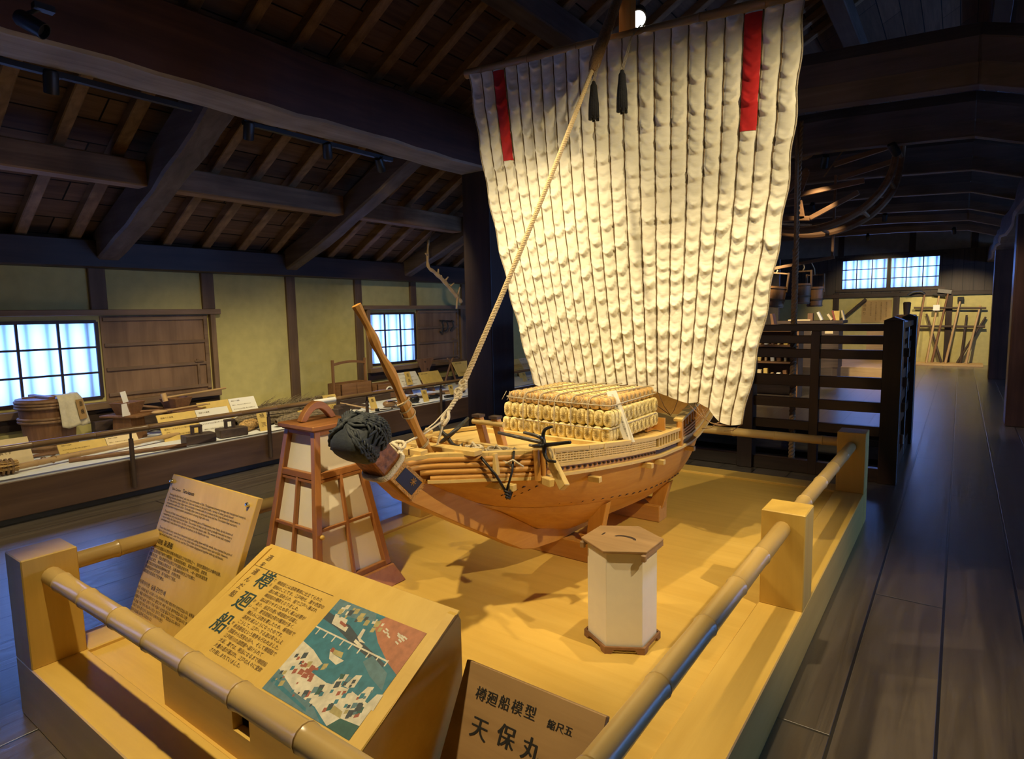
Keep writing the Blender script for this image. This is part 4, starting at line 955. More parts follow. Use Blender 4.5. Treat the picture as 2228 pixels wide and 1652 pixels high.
# ---------------------------------------------------------------- mast, yard and sail
m = MB(); m.beam((XC(3.44), 3.44, .83), (XC(3.44) + .02, 3.43, 3.52), .075, .075, (0, 1, 0)); m.build('mast', SHIPW['z'], SHIP, bevel=.006)
SPAN = 22
TL, TR, BL, BR = Vector((-2.71, 3.30, 3.085)), Vector((-.670, 3.31, 2.955)), Vector((-2.20, 3.24, 1.035)), Vector((-.90, 3.27, .955))
yard = MB(); bamboo(yard, TL + Vector((-.06, .035, .030)), TR + Vector((.06, .035, .032)), .030, .36, 3); yard.build('yard', wood('yard_bamboo', (.27, .15, .06), (.42, .25, .10), 'x', 1, rough=.45), SHIP, smooth=True)
PR = [random.Random(100 + i) for i in range(SPAN)]; PH = [[r.uniform(0, 6.28) for _ in range(6)] for r in PR]
BOT = [.015, .005, -.005, .0, .01, .005, 0, -.01, .0, .03, .075, .085, .08, .07, .06, .045, .03, .02, .035, .01, -.055, -.065, -.05]
def sailpt(u, v):
    p = TL.lerp(TR, u).lerp(BL.lerp(BR, u), v)
    bot = interp(u * SPAN, [(i, b) for i, b in enumerate(BOT)])
    p.z += bot * v ** 4
    e = sin(pi * min(1, v * .96 + .02)); p.x += (2 * u - 1) * .058 * e
    p.y += -.045 * e * sin(pi * u) + .018 * sin(u * 9 + v * 2)
    p.x += .006 * sin(v * 41 + u * 3) * (abs(2 * u - 1) ** 8)
    return p
def wrinkle(u, v):
    a = min(SPAN - 1, int(u * SPAN)); t_ = u * SPAN - a; ph = PH[a]
    z = v * 2.06; sag = 1 - abs(2 * t_ - 1) ** 1.5
    skew = .020 * sin(ph[2] + z * 1.3) * (2 * t_ - 1)
    f = (z - .042 * sag + skew + .014 * sin(z * 9 + ph[3]) + .006 * sin(z * 23 + ph[5])) / .074 + ph[0]
    fr = f - math.floor(f); cell = math.floor(f); k = .55 + .45 * sin(cell * 2.7 + ph[1] * 3)
    h = (fr / .72) ** 1.4 if fr < .72 else (.5 + .5 * cos(pi * (fr - .72) / .28))
    f2 = f * 2.3 + ph[4] + .3 * sag; h += .18 * (.5 + .5 * sin(2 * pi * f2))
    env = .30 + .70 * sin(pi * min(1, max(0, t_))) ** .5; edge = min(1, t_ * 14, (1 - t_) * 14)
    amp = .0200 * k * min(1, .55 + v * 1.2) * (1 if v < .94 else max(.15, (1 - v) / .06))
    return -(h * amp * env * edge + .012 * sin(pi * t_) ** .6)
def sail_full(u, v): p = sailpt(u, v); p.y += wrinkle(u, v); return p
m = MB(); nu, nv = SPAN * 8, 420
FIXN['on'] = False
m.grid(sail_full, nu, nv); m.grid(lambda u, v: sail_full(u, v) + Vector((0, .004, 0)), nu, nv, True)
sail = m.build('sail', SAIL, SHIP, smooth='all'); FIXN['on'] = True
for a in (2, 19):
    FIXN['on'] = False; m = MB(); vmax = .285
    m.grid(lambda u, v: sail_full((a + .04 + .92 * u) / SPAN, .004 + v * vmax) + Vector((0, -.003, 0)), 10, 120)
    m.build('red_band', RED, sail, smooth='all'); FIXN['on'] = True
for a in range(1, SPAN):
    m = MB(); P = [sailpt(a / SPAN, i / 60) + Vector((.0016 * sin(i * 1.7), -.004, 0)) for i in range(61)]
    m.tube(P, .0034, 5); m.build('seam_lacing', CORD, sail, smooth='all')
for u in (0, 1):
    m = MB(); P = [sailpt(u, i / 60) + Vector((0, -.004, 0)) for i in range(61)]; m.tube(P, .004, 5); m.build('bolt_rope', ROPEG, sail, smooth='all')
m = MB()
for i in range(SPAN + 1):
    p = sailpt(i / SPAN, 1.0); 
    if i % 2 == 0:
        e = Vector((XC(3.35) + (.33 if i > 11 else -.33), 3.36, .90)) if 4 < i < 18 else p + Vector((.10 if i < 11 else -.10, .02, -.05)); m.tube([p, p.lerp(e, .5) + Vector((0, 0, -.015)), e], .0022, 4)
for k in range(3):
    a, b = sailpt((17 + k * .6) / SPAN, 1), sailpt((21.2 - k * .5) / SPAN, 1); m.tube(smooth_path([a, a.lerp(b, .33) + Vector((0, -.01, -.035 - .008 * k)), a.lerp(b, .66) + Vector((0, -.01, -.04)), b], 5), .0025, 4)
m.build('foot_lines', ROPED, sail, smooth='all')
# forestay with its sheath, knots and the loop at the bow
S0, S1 = Vector((XC(3.095), 3.095, 2.82)), Vector((XC(2.04), 2.035, 1.195))
m = MB(); P = [S0.lerp(S1, i / 40) + Vector((0, 0, -.03 * sin(pi * i / 40))) for i in range(41)]; twist(m, P, .0125, .045, 3, 6, 8)
stay = m.build('forestay', ROPE, SHIP, smooth='all')
m = MB(); P = [S0 + Vector((0, .02, .03)), S0.lerp(Vector((XC(3.40), 3.40, 3.34)), .35), Vector((XC(3.38), 3.38, 3.31))]; m.tube([S0 + Vector((0, -.008, -.02))] + P, [.020, .032, .033, .028], 12); m.build('stay_sheath', ROPED, stay, smooth=True)
E1 = Vector((XC(1.94), 1.94, 1.09)); E2 = Vector((XC(1.91), 1.908, 1.035))
m = MB(); twist(m, [S1, S1.lerp(E1, .5) + Vector((.006, 0, 0)), E1], .010, .03, 2, 6, 8)
for c in (S1, S1.lerp(E1, .33)): 
    for i in range(3): m.tube([c + Vector((.018 * cos(a), .008 * sin(a), .012 * sin(a) + .010 * i - .01)) for a in [2 * pi * j / 10 for j in range(11)]], .006, 5)
m.tube(smooth_path([E1, E1.lerp(E2, .5) + Vector((.016, 0, 0)), E2, E1.lerp(E2, .5) + Vector((-.016, 0, 0)), E1], 5), .008, 6)
m.tube([E1.lerp(E2, .6), Vector((XC(1.80), 1.80, 1.015)), Vector((XC(1.66), 1.66, .985))], .005, 6); m.tube([E2, Vector((XC(1.86), 1.875, .96)), Vector((XC(1.84), 1.845, .90))], .0045, 6)
m.tube([S1.lerp(E1, .7), Vector((XC(1.86), 1.86, 1.05)), Vector((XC(1.80), 1.80, 1.025))], .003, 5)
m.build('stay_lashing', ROPEW, stay, smooth='all')
m = MB(); rnd = random.Random(4)
for i in range(7):
    a = rnd.random() * 6; c = Vector((XC(1.66) + .01 * cos(i), 1.652 + .006 * sin(i * 2), .968 + .004 * i)); m.tube([c + Vector((.030 * cos(b + a), .020 * sin(b), .016 * sin(b + a))) for b in [2 * pi * j / 10 for j in range(11)]], .007, 6)
m.build('bow_knot', ROPEW, SHIP, smooth='all')
# the two black tassels that hang before the sail
for (x, y, z0, z1, zt, lab) in ((-1.655, 3.06, 2.735, 2.545, 3.02, 0), (-1.478, 3.04, 2.745, 2.545, 3.0, 1)):
    m = MB(); k = 15; L_ = z0 - z1
    for j in range(k):
        a = 2 * pi * j / k; r = .020; m.tube([(x, y, z0), (x + r * .55 * cos(a), y + r * .55 * sin(a), z0 - L_ * .18), (x + r * cos(a), y + r * sin(a), z0 - L_ * .6), (x + r * 1.1 * cos(a), y + r * 1.1 * sin(a), z1 + .012 * sin(j * 2.3))], .0085, 6)
    m.lathe([(.004, z0 + .004), (.018, z0 - .02), (.024, z0 - L_ * .6), (.024, z1 + .01)], (x, y, 0), 12)
    ts = m.build('tassel', CLOTHK, SHIP, smooth='all')
    m = MB()
    for d in (-.008, .0, .008): m.tube([(x + d, y, z0), (x + d * .5, lerp(y, 3.27, .5), lerp(z0, zt, .8)), (x + d * .3, 3.27, zt + .05)], .0022, 5)
    m.build('tassel_cord', ROPEG, ts)

# ---------------------------------------------------------------- cradles under the hull
for y0, zt, xr_, lab in ((2.672, .318, -1.42, 'low wooden cradle block under the fore part of the model ship'), (3.447, .315, -1.43, 'low wooden cradle block under the stern half of the model ship')):
    x0 = -1.98 if y0 > 3 else -2.02
    c = thing('ship_cradle', ((x0 + xr_) / 2, y0 + .06, DZ), lab, 'cradle', 'cradles of the model ship')
    MB().box(x0, xr_, y0, y0 + .12, DZ, zt).build('block', SHIPW['x'], c, bevel=.004)
    for s in (1, -1):
        y = y0 + .05; xx = XC(y); ch = interp(y, T_cb); zc_ = interp(y, T_cz)
        m = MB(); m.prism([(xx + s * (ch - .11), y - .02, zt - .02), (xx + s * (ch - .17), y - .02, zt + .03), (xx + s * (ch - .12), y - .02, zt + .035), (xx + s * (ch - .10), y - .02, zc_ - .065), (xx + s * (ch + .0), y - .02, zc_ - .012), (xx + s * (ch - .05), y - .02, zt - .02)], (0, .05, 0))
        m.build('bracket', SHIPW['z'], c, bevel=.003)

# ---------------------------------------------------------------- cargo of straw bales
def bale_mesh(mat, w, h, l):
    m = MB(); n = 16; prof = [(0, .72), (.04, .90), (.12, .99), (.30, .95), (.34, 1.0), (.48, 1.02), (.52, 1.02), (.66, 1.0), (.70, .95), (.88, .99), (.96, .90), (1, .72)]; vs = []
    rnd = random.Random(int(w * 999))
    for t_, sc in prof:
        for j in range(n):
            a = 2 * pi * (j + .5) / n; ca, sa = cos(a), sin(a); e = .62; k = sc * (1 + rnd.uniform(-.02, .02))
            vs.append((w / 2 * k * (abs(ca) ** e) * (1 if ca > 0 else -1), (t_ - .5) * l, h / 2 + h / 2 * k * (abs(sa) ** e) * (1 if sa > 0 else -1)))
    m.add(vs, [(i * n + j, i * n + (j + 1) % n, (i + 1) * n + (j + 1) % n, (i + 1) * n + j) for i in range(len(prof) - 1) for j in range(n)] + [tuple(range(n - 1, -1, -1)), tuple((len(prof) - 1) * n + j for j in range(n))])
    return m
STRAWK = plain('dark_straw', (.36, .27, .11), .9, nz=.3, sc=80)
def bale_proto(nm, mat, w, h, l):
    b = thing('straw_bale', (0, 0, 0), 'x', 'bale', 'straw bales of the ship cargo'); bale_mesh(mat, w, h, l).build('bale_body', mat, b, smooth='all')
    m = MB()
    for t_ in (-.17, .17):
        P = []
        for j in range(17):
            a = 2 * pi * j / 16; ca, sa = cos(a), sin(a); P.append((w / 2 * 1.01 * (abs(ca) ** .62) * (1 if ca > 0 else -1), t_ * l, h / 2 + h / 2 * 1.01 * (abs(sa) ** .62) * (1 if sa > 0 else -1)))
        m.tube(P, .0022, 5)
    for sg in (-1, 1):                                    # star of straw ends on each end
        for k in range(6):
            a = pi * k / 6 + .2; m.tube([(w * .30 * cos(a), sg * l * .503, h / 2 + h * .30 * sin(a)), (0, sg * (l * .5 + .002), h / 2), (-w * .30 * cos(a), sg * l * .503, h / 2 - h * .30 * sin(a))], .0011, 4)
    m.build('straw_rope', ROPEG if mat is STRAWB else STRAWK, b); return b
p1 = bale_proto('a', STRAW, .0505, .080, .105); p2 = bale_proto('b', STRAWB, .0505, .060, .105)
ORD = ['first', 'second', 'third', 'fourth', 'fifth', 'sixth', 'seventh', 'eighth', 'ninth', 'tenth', 'eleventh', 'twelfth', 'thirteenth', 'fourteenth']
LAY = ['bottom', 'middle', 'top']; used = {1: False, 2: False}; rb = random.Random(21)
def put(proto, k, loc, rz, label):
    if not used[k]: proto.location = loc; proto.rotation_euler = (0, 0, rz); proto['label'] = label; used[k] = True; return
    dup(proto, loc, rz, label)
BX0, BYF, BZ = -2.005, 2.61, .868
for L_ in range(3):
    z = BZ + (.078 * L_); ins = (.0, .006, .025)[L_]; nb = 13 if L_ < 2 else 12
    for i in range(nb):
        x = BX0 + ins + .026 + i * .0517; y = BYF + .055 + ins + .03 * (1 - i / 12) * .9
        put(p2 if L_ == 2 else p1, 2 if L_ == 2 else 1, (x + rb.uniform(-.002, .002), y + rb.uniform(-.003, .003), z - .0009 * (i - 6) * 0), rb.uniform(-.04, .04), '%s straw bale from the left in the %s front row of the cargo' % (ORD[i], LAY[L_]))
    for i in range(9):
        x = BX0 + ins * 0 + 13 * .0517 - .055 - ins * 1.2; y = BYF + .155 + i * .0517
        put(p2 if L_ == 2 else p1, 2 if L_ == 2 else 1, (x + rb.uniform(-.003, .003), y, z), pi / 2 + rb.uniform(-.05, .05), '%s straw bale from the bow in the %s starboard row of the cargo' % (ORD[i], LAY[L_]))
    for i in range(8):
        x = BX0 + .055 + ins * 1.2; y = BYF + .195 + i * .0517
        put(p2 if L_ == 2 else p1, 2 if L_ == 2 else 1, (x, y, z), pi / 2 + rb.uniform(-.05, .05), '%s straw bale from the bow in the %s port row of the cargo' % (ORD[i], LAY[L_]))
for r in range(4):
    for i in range(9):
        x = BX0 + .055 + .085 + i * .0505; y = BYF + .19 + r * .1055
        put(p1, 1, (x + rb.uniform(-.003, .003), y, BZ + .137 + rb.uniform(0, .004)), rb.uniform(-.04, .04), '%s straw bale from port in inner row %s behind the front of the top' % (ORD[i], ('one', 'two', 'three', 'four')[r]))
# filler straw under the top layer keeps the inner bales at their height
m = MB(); m.box(BX0 + .115, BX0 + .56, BYF + .13, BYF + .56, BZ - .008, BZ + .136); tag(m.build('straw_packing', STRAW), 'loose straw packed inside the stack of bales on the ship', 'straw', kind='stuff')
# ropes over the cargo
m = MB(); xa, xb_ = BX0 - .004, BX0 + 13 * .0517 + .004; ya, yb2 = BYF - .004, BYF + .62
zl = BZ + .20; rnd = random.Random(8)
for i in range(5):
    x = lerp(xa + .16, xb_ - .13, i / 4)
    m.tube(smooth_path([(x, ya + .02, BZ + .02), (x, ya + .012, BZ + .10), (x, ya + .03, BZ + .20), (x + .015, ya + .10, BZ + .222), (x + .06, ya + .35, BZ + .224), (x + .09, yb2 - .02, BZ + .222)], 5), .0042, 6)
for z, o in ((BZ + .185, .006), (BZ + .072, -.002)): m.tube(smooth_path([(xa + .036, yb2 - .06, z), (xa + .030, ya + .17, z), (xa + .034, ya + .052 + o, z), (lerp(xa, xb_, .5), ya + .016 + o, z), (xb_ - .03, ya + .002 + o, z), (xb_ - .004, ya + .03, z), (xb_ - .006, ya + .2, z), (xb_ - .008, yb2 - .06, z)], 6), .0036, 6)
for i in range(26):
    x = lerp(xa + .02, xb_ - .14, i / 25); y = ya + .050 - .03 * i / 25; m.tube([(x, y + .01, BZ + .215), (x + rnd.uniform(-.03, .03), y - .012, BZ + .17)], .0018, 4)
tag(m.build('cargo_lashing', ROPEG, smooth='all'), 'tan ropes lashed over the stack of straw bales', 'rope')
# white name strip leaning on the bales
m = MB(); A_ = Vector((-1.30, 2.70, .862)); B_ = Vector((-1.415, 2.73, 1.105)); dx = Vector((.050, .006, .010))
Q = [A_, A_ + dx, B_ + dx, B_]; nn = (dx.cross(B_ - A_)).normalized(); nn = nn if nn.y < 0 else -nn
t = thing('name_strip', (A_.x, A_.y, A_.z), 'narrow white card with vertical handwriting leaning on the straw bales', 'card')
m.hexa([q - nn * .003 for q in Q], Q); cd = m.build('card', plain('white_strip', (.85, .84, .80), .7), t)
m = MB(); vv = (A_ - B_).normalized(); ux = dx.normalized()
for i, ch in enumerate('江戸時代の樽廻船にお酒を積んだ様子です'): m.text(ch, .0115, B_ + dx * .40 + vv * (.028 + .0118 * i), ux, vv, N=nn)
m.build('lettering', INK, cd)

# ---------------------------------------------------------------- ropes and anchors lying on the bow
rnd = random.Random(31)
def coil(c, r, n, mat, label, h=.018, nm='rope_coil'):
    m = MB(); c = Vector(c)
    for k in range(n):
        m.tube([c + Vector((r * (1 + .08 * sin(k)) * cos(a), r * .62 * sin(a), .006 + k * h / n + .003 * sin(3 * a + k))) for a in [2 * pi * j / 18 for j in range(19)]], .0052, 6)
    m.tube([c + Vector((-r * 1.05, 0, 0)), c + Vector((0, -.012, h + .016)), c + Vector((r * 1.05, .01, .004))], .006, 6)
    tag(m.build(nm, mat, smooth='all'), label, 'rope', 'rope coils on the ship bow')
coil((-1.60, 2.075, .870), .055, 6, ROPEG, 'grey rope coil on the ship bow directly before the bitts', .05)
coil((-1.515, 2.09, .870), .050, 6, ROPEG, 'grey rope coil on the ship bow nearest the grapnel anchor', .045)
coil((-1.665, 1.99, .870), .045, 5, ROPEG, 'grey rope coil on the ship bow nearest the raking spar', .045)
coil((-1.73, 2.07, .870), .045, 4, ROPEW, 'white rope coil behind the black cord on the ship bow', .05)
coil((-1.70, 1.90, .870), .035, 4, IRON, 'black cord coil at the foot of the raking bow spar', .04)
m = MB()
for i in range(40):
    c = Vector((rnd.uniform(-1.78, -1.46), rnd.uniform(1.98, 2.12), .875)); a = rnd.random() * 6; l = rnd.uniform(.02, .055)
    m.tube([c + Vector((-l * cos(a), -l * sin(a) * .6, 0)), c + Vector((0, 0, rnd.uniform(.015, .05))), c + Vector((l * cos(a + .7), l * sin(a + .7) * .6, 0))], .0045, 5)
tag(m.build('tangled_rope', ROPEW, smooth='all'), 'tangle of pale rope heaped on the fore deck of the model ship', 'rope', kind='stuff')
def grapnel(loc, rot, label, arms=4, sc=1.0, mat=IRON):
    o = thing('grapnel_anchor', loc, label, 'anchor', 'grapnel anchors on the ship bow'); R_ = Euler(rot).to_matrix(); L0 = Vector(loc)
    m = MB(); m.tube([L0 + R_ @ Vector((0, 0, 0)), L0 + R_ @ Vector((0, 0, .17 * sc))], [.008 * sc, .006 * sc], 8); m.build('shank', mat, o, smooth='all')
    for k in range(arms):
        a = 2 * pi * k / arms + .4; d = Vector((cos(a), sin(a), 0)); m = MB()
        P = smooth_path([Vector((0, 0, 0)), d * .03 * sc + Vector((0, 0, -.006 * sc)), d * .058 * sc + Vector((0, 0, .014 * sc)), d * .064 * sc + Vector((0, 0, .062 * sc))], 4)
        m.tube([L0 + R_ @ p for p in P], [lerp(.0095, .005, i / (len(P) - 1)) * sc for i in range(len(P))], 7); m.build('arm', mat, o, smooth='all')
    return o
grapnel((-1.375, 2.10, .955), (radians(75), radians(25), radians(60)), 'black grapnel anchor hung over the starboard bow rail beside the anchor beam', 4, 1.1)
STEELD = plain('grey_iron', (.16, .15, .14), .4, .5, nz=.2, sc=60)
grapnel((-1.41, 2.14, .955), (radians(80), radians(-10), radians(-70)), 'grey grapnel anchor lying behind the black one on the bow rail', 2, 1.2, STEELD)
grapnel((-1.88, 2.06, .945), (radians(70), radians(-30), radians(200)), 'dark grapnel anchor on the far port side of the ship bow', 4, 1.15, plain('dark_grey_iron', (.05, .05, .048), .45, .3, nz=.2, sc=60))
# ================================================================ LEFT DISPLAY COUNTER
CZ, CX = .345, -5.65
t = thing('display_counter', (-6.4, 6.0, 0), 'long low dark wooden display counter with white top along the left wall', 'counter')
MB().box(XL + .04, CX, YB + .3, 15.0, .055, CZ - .012).build('cabinet', COUNT['y'], t, bevel=.006)
MB().box(XL + .04, CX - .06, YB + .3, 15.0, .001, .055).build('kick_board', BLACK, t)
MB().box(XL + .04, CX - .012, YB + .32, 14.98, CZ - .012, CZ).build('white_top', WHITE, t)
t = thing('barrier_rail', (-5.6, 6.0, .10), 'long smoked bamboo barrier rail on slim posts before the left counter', 'barrier')
m = MB(); ns = bamboo(m, (-5.60, -3.5, .590), (-5.60, 5.05, .597), .026, .42, 5); m.build('bamboo_pole', BAMBD, t, smooth=True)
m = MB(); bamboo(m, (-5.60, 5.03, .598), (-5.60, 14.5, .596), .0225, .5, 6); m.build('bamboo_pole', BAMBD, t, smooth=True)
m = MB(); m.tube([(-5.60, 4.02, .5955), (-5.60, 4.30, .596)], .0275, 14); m.build('paper_wrap', PAPERW, t, smooth=True)
for y in (-1.6, -.3, .95, 2.205, 3.486, 4.762, 6.04, 7.3, 8.6, 9.9, 11.2, 12.5):
    m = MB(); m.tube([(-5.61, y, .10), (-5.61, y, .52)], .019, 10); m.tube([(-5.61, y, .52), (-5.605, y, .575)], .010, 8); m.build('rail_post', DARKT['z'], t, smooth=True)

# ---------------------------------------------------------------- things on the counter
def cask(nm, x, y, r, h, label, rot=0, lid=True):
    o = thing(nm, (x, y, CZ), label, 'barrel'); z = CZ
    m = MB(); m.lathe([(r * .80, z), (r * .86, z + h * .25), (r * .93, z + h * .6), (r, z + h), (r * .93, z + h), (r * .92, z + h - .03), (.001, z + h - .03)], (x, y, 0), 36); m.build('staves', BROWN['z'], o, smooth=True)
    for f, k in ((.10, 1), (.60, 2), (.88, 3)):
        for j in range(k):
            rr = lerp(r * .80, r, f) + .012; zz = z + h * f + j * .026; m = MB(); m.tube([(x + rr * cos(a), y + rr * sin(a), zz) for a in [2 * pi * i / 40 for i in range(41)]], .014, 8); m.build('hoop', RAFT['x'], o, smooth='all')
    if lid:
        m = MB(); m.lathe([(r * 1.03, z + h + .001), (r * 1.03, z + h + .022)], (x, y, 0), 36)
        l = m.build('lid', BROWN['y'], o)
        m = MB(); m.beam((x - r * .9, y - .06, z + h + .034), (x + r * .9, y - .02, z + h + .034), .05, .022); m.beam((x - .1, y - r * .7, z + h + .028), (x + .02, y + r * 1.0, z + h + .028), .035, .014); m.build('lid_bar', BROWN['y'], l, bevel=.003)
    return o
cask('lidded_barrel', -6.74, 1.98, .225, .46, 'lidded wooden barrel under the paper window with a pale cloth hung over it')
cask('open_barrel', -6.62, 1.30, .21, .44, 'second wooden barrel at the frame edge left of the cloth draped one', lid=False)
# pale cloth over the rim with its label card
t = thing('draped_cloth', (-6.52, 2.06, .5), 'pale cloth with ragged hem draped over the lidded barrel', 'cloth')
m = MB()
def clothpt(u, v):
    a = lerp(.02, 1.38, u); r = .258 + .045 * v + .010 * sin(u * 22) * v; c = Vector((-6.74 + r * cos(a), 1.98 + r * sin(a), CZ + .50 - .27 * v - .02 * abs(sin(u * 9)) * v))
    if v < .12: c = Vector((-6.74 + (.17 + v * .75) * cos(a), 1.98 + (.17 + v * .75) * sin(a), CZ + .512 - v * .06))
    return c
m.sheet(clothpt, 30, 12, (.003, 0, 0)); cl = m.build('cloth', plain('pale_cloth', (.62, .55, .38), .9, nz=.1, sc=30, bmp=.2), t, smooth='all')
m = MB(); a = .70; c = clothpt(.5, .15); d = clothpt(.5, .78); e = Vector((.016 * cos(a), .016 * sin(a), 0)); s_ = Vector((-.05 * sin(a), .05 * cos(a), 0)); m.hexa([c + e - s_, c + e + s_, d + e * 1.3 + s_, d + e * 1.3 - s_], [c + e * 1.3 - s_, c + e * 1.3 + s_, d + e * 1.6 + s_, d + e * 1.6 - s_])
cd = m.build('label_card', plain('tan_card', (.42, .25, .09), .7), cl)
m = MB(); 
for i, ch in enumerate('面桶'): m.text(ch, .05, c.lerp(d, .32 + .4 * i) + e * 1.65 - s_ * .5, s_, (d - c), N=e.normalized())
m.build('lettering', INK, cd)
def signboard(x, y0, y1, zb, h, mats, label, lean=.55, split=None, lines=3, grp='text boards on the left counter', mark=True):
    """a board leaning back on a small stand; the face looks to +x and up"""
    o = thing('text_board', (x, (y0 + y1) / 2, zb), label, 'sign', grp)
    V = Vector((lean, 0, -1)).normalized(); U = Vector((0, 1, 0)); Nn_ = Vector((1, 0, lean)).normalized(); O = Vector((x, y0, zb)) - V * h
    segs = [(0, 1)] if split is None else [(0, split), (split, 1)]
    W_ = y1 - y0
    for k, (a, b) in enumerate(segs):
        m = MB(); P = [O + U * (W_ * a + .002), O + U * (W_ * b - .002), O + U * (W_ * b - .002) + V * h, O + U * (W_ * a + .002) + V * h]; m.hexa([p - Nn_ * .010 for p in P], P); pn = m.build('panel', mats[k % len(mats)], o)
        m = MB()
        for i in range(lines):
            v = h * (.16 + .66 * i / max(1, lines - 1)); n = 3 if i == 0 else 1; x0 = W_ * lerp(a, b, .08); x1 = W_ * lerp(a, b, .4 if i == 0 else .88 - .1 * (i % 2))
            mb_ = '酒造りの道具' if i == 0 else ('もろみを仕込む桶に用いる道具です' if (i + k) % 2 else '桶洗い、水汲みなどに使われたもの')
            sz = min(h * .10, (x1 - x0) / (len(mb_) * .98)); m.text(mb_, sz, O + U * x0 + V * v, U, V, N=Nn_)
        m.build('lettering', INKB, pn)
        if k == 0 and mark:
            m = MB(); c = O + U * (W_ * lerp(a, b, .16)) + V * (h * .78); r = min(h * .1, .03)
            m.tube([c + Nn_ * .002 + U * (-r * .5) + V * (-r), c + Nn_ * .002 + U * (-r * .6) + V * (r), c + Nn_ * .002 + U * (r * .6) + V * (r), c + Nn_ * .002 + U * (r * .4) + V * (-r), c + Nn_ * .002 + U * (-r * .5) + V * (-r)], .0012, 4); m.build('line_drawing', INKB, pn)
    m = MB(); yc = (y0 + y1) / 2; m.prism([(x - .02, yc - .02, CZ), (x - .02 - h * .5 * lean - .06, yc - .02, CZ), (x - .012 - h * .8 * lean, yc - .02, zb + h * .7)], (0, .04, 0)); m.build('stand', BROWN['x'], o)
    return o
signboard(-6.05, 1.05, 1.66, CZ + .001, .27, [PAPERP], 'wide pinkish text board leaning before the two barrels', .6)
signboard(-6.20, 1.88, 2.52, CZ + .001, .13, [PAPERY, PAPERP], 'low yellow and tan text board leaning behind the bamboo poles', .75, .58)
signboard(-6.12, 2.70, 3.42, CZ + .001, .285, [PAPERY, PAPERW], 'yellow and white text board pair leaning behind the two wood blocks', .6, .52, 4)
signboard(-6.40, 3.22, 3.88, CZ + .085, .23, [PAPERY, PAPERW], 'yellow and white text board pair under the closed shutter', .6, .53, 4)
signboard(-6.52, 6.22, 6.62, CZ + .11, .26, [PAPERW], 'white text board under the second paper window left of a yellow one', .65, lines=4)
signboard(-6.50, 6.66, 7.10, CZ + .08, .26, [PAPERY], 'blank yellow text board under the second paper window', .65, lines=2)
signboard(-6.60, 7.55, 8.25, CZ + .16, .27, [PAPERY], 'yellow text board beside the great pillar left of its edge', .65, lines=2)
signboard(-6.50, 8.9, 9.7, CZ + .10, .27, [PAPERY, PAPERP], 'cream text board seen between the great pillar and the sail', .65, .5, 3)
def card(x, y, label, w=.105, h=.155, zb=CZ + .001, lean=.35, ch='道具', rz=0.0):
    o = thing('label_card', (x, y, zb), label, 'card', 'small yellow cards on the left counter')
    V = Vector((lean, rz, -1)).normalized(); U = Vector((-rz, 1, 0)).normalized(); Nn_ = U.cross(V); Nn_ = Nn_ if Nn_.x > 0 else -Nn_; O = Vector((x, y - w / 2, zb)) - V * h
    m = MB(); P = [O, O + U * w, O + U * w + V * h, O + V * h]; m.hexa([p - Nn_ * .006 for p in P], P); pn = m.build('card', PAPERY, o)
    m = MB(); s = min(w * .5, h * .34)
    for i, c in enumerate(ch): m.text(c, s, O + U * (w / 2 - s / 2) + V * (h * (.36 + .42 * i)), U, V, N=Nn_)
    m.build('lettering', INKB, pn); return o
card(-5.80, 3.56, 'yellow card leaning on the straw bundle nearest the counter edge', .11, .22, ch='桶洗')
card(-6.22, 4.13, 'yellow card standing in the dried brushwood behind the tall lantern', .11, .16, ch='簓')
card(-6.50, 4.92, 'small yellow card lying behind the bamboo rail left of the toolbox', .20, .06, CZ + .12, .6, ch='')
card(-6.02, 4.60, 'yellow card right of the grey jar behind the lantern handle', .13, .13, ch='臼')
card(-5.84, 5.08, 'yellow card left of the brown leather pouch', .10, .17, ch='墨')
card(-5.80, 5.96, 'yellow card among the black tools at the counter edge', .10, .165, ch='鉋')
card(-6.45, 6.30, 'yellow card propped on the open drawer box below the second window', .11, .20, CZ + .16, ch='道具')
card(-5.95, 6.66, 'small yellow card half hidden behind a rail post near the pillar', .09, .15, ch='鑿')
card(-6.10, 7.25, 'yellow card leaning beside the great pillar', .11, .18, ch='鋸')
card(-5.90, 7.98, 'yellow card right of the great pillar nearest the rail', .11, .18, ch='錐')
card(-6.00, 8.60, 'yellow card between the pillar and the sail edge', .11, .17, ch='槌')
card(-6.40, 9.05, 'dim yellow card beside the sail edge farthest right on the counter', .10, .15, ch='斧')
card(-6.10, 4.25, 'pale yellow card seen under the lantern handle', .14, .10, ch='杵')
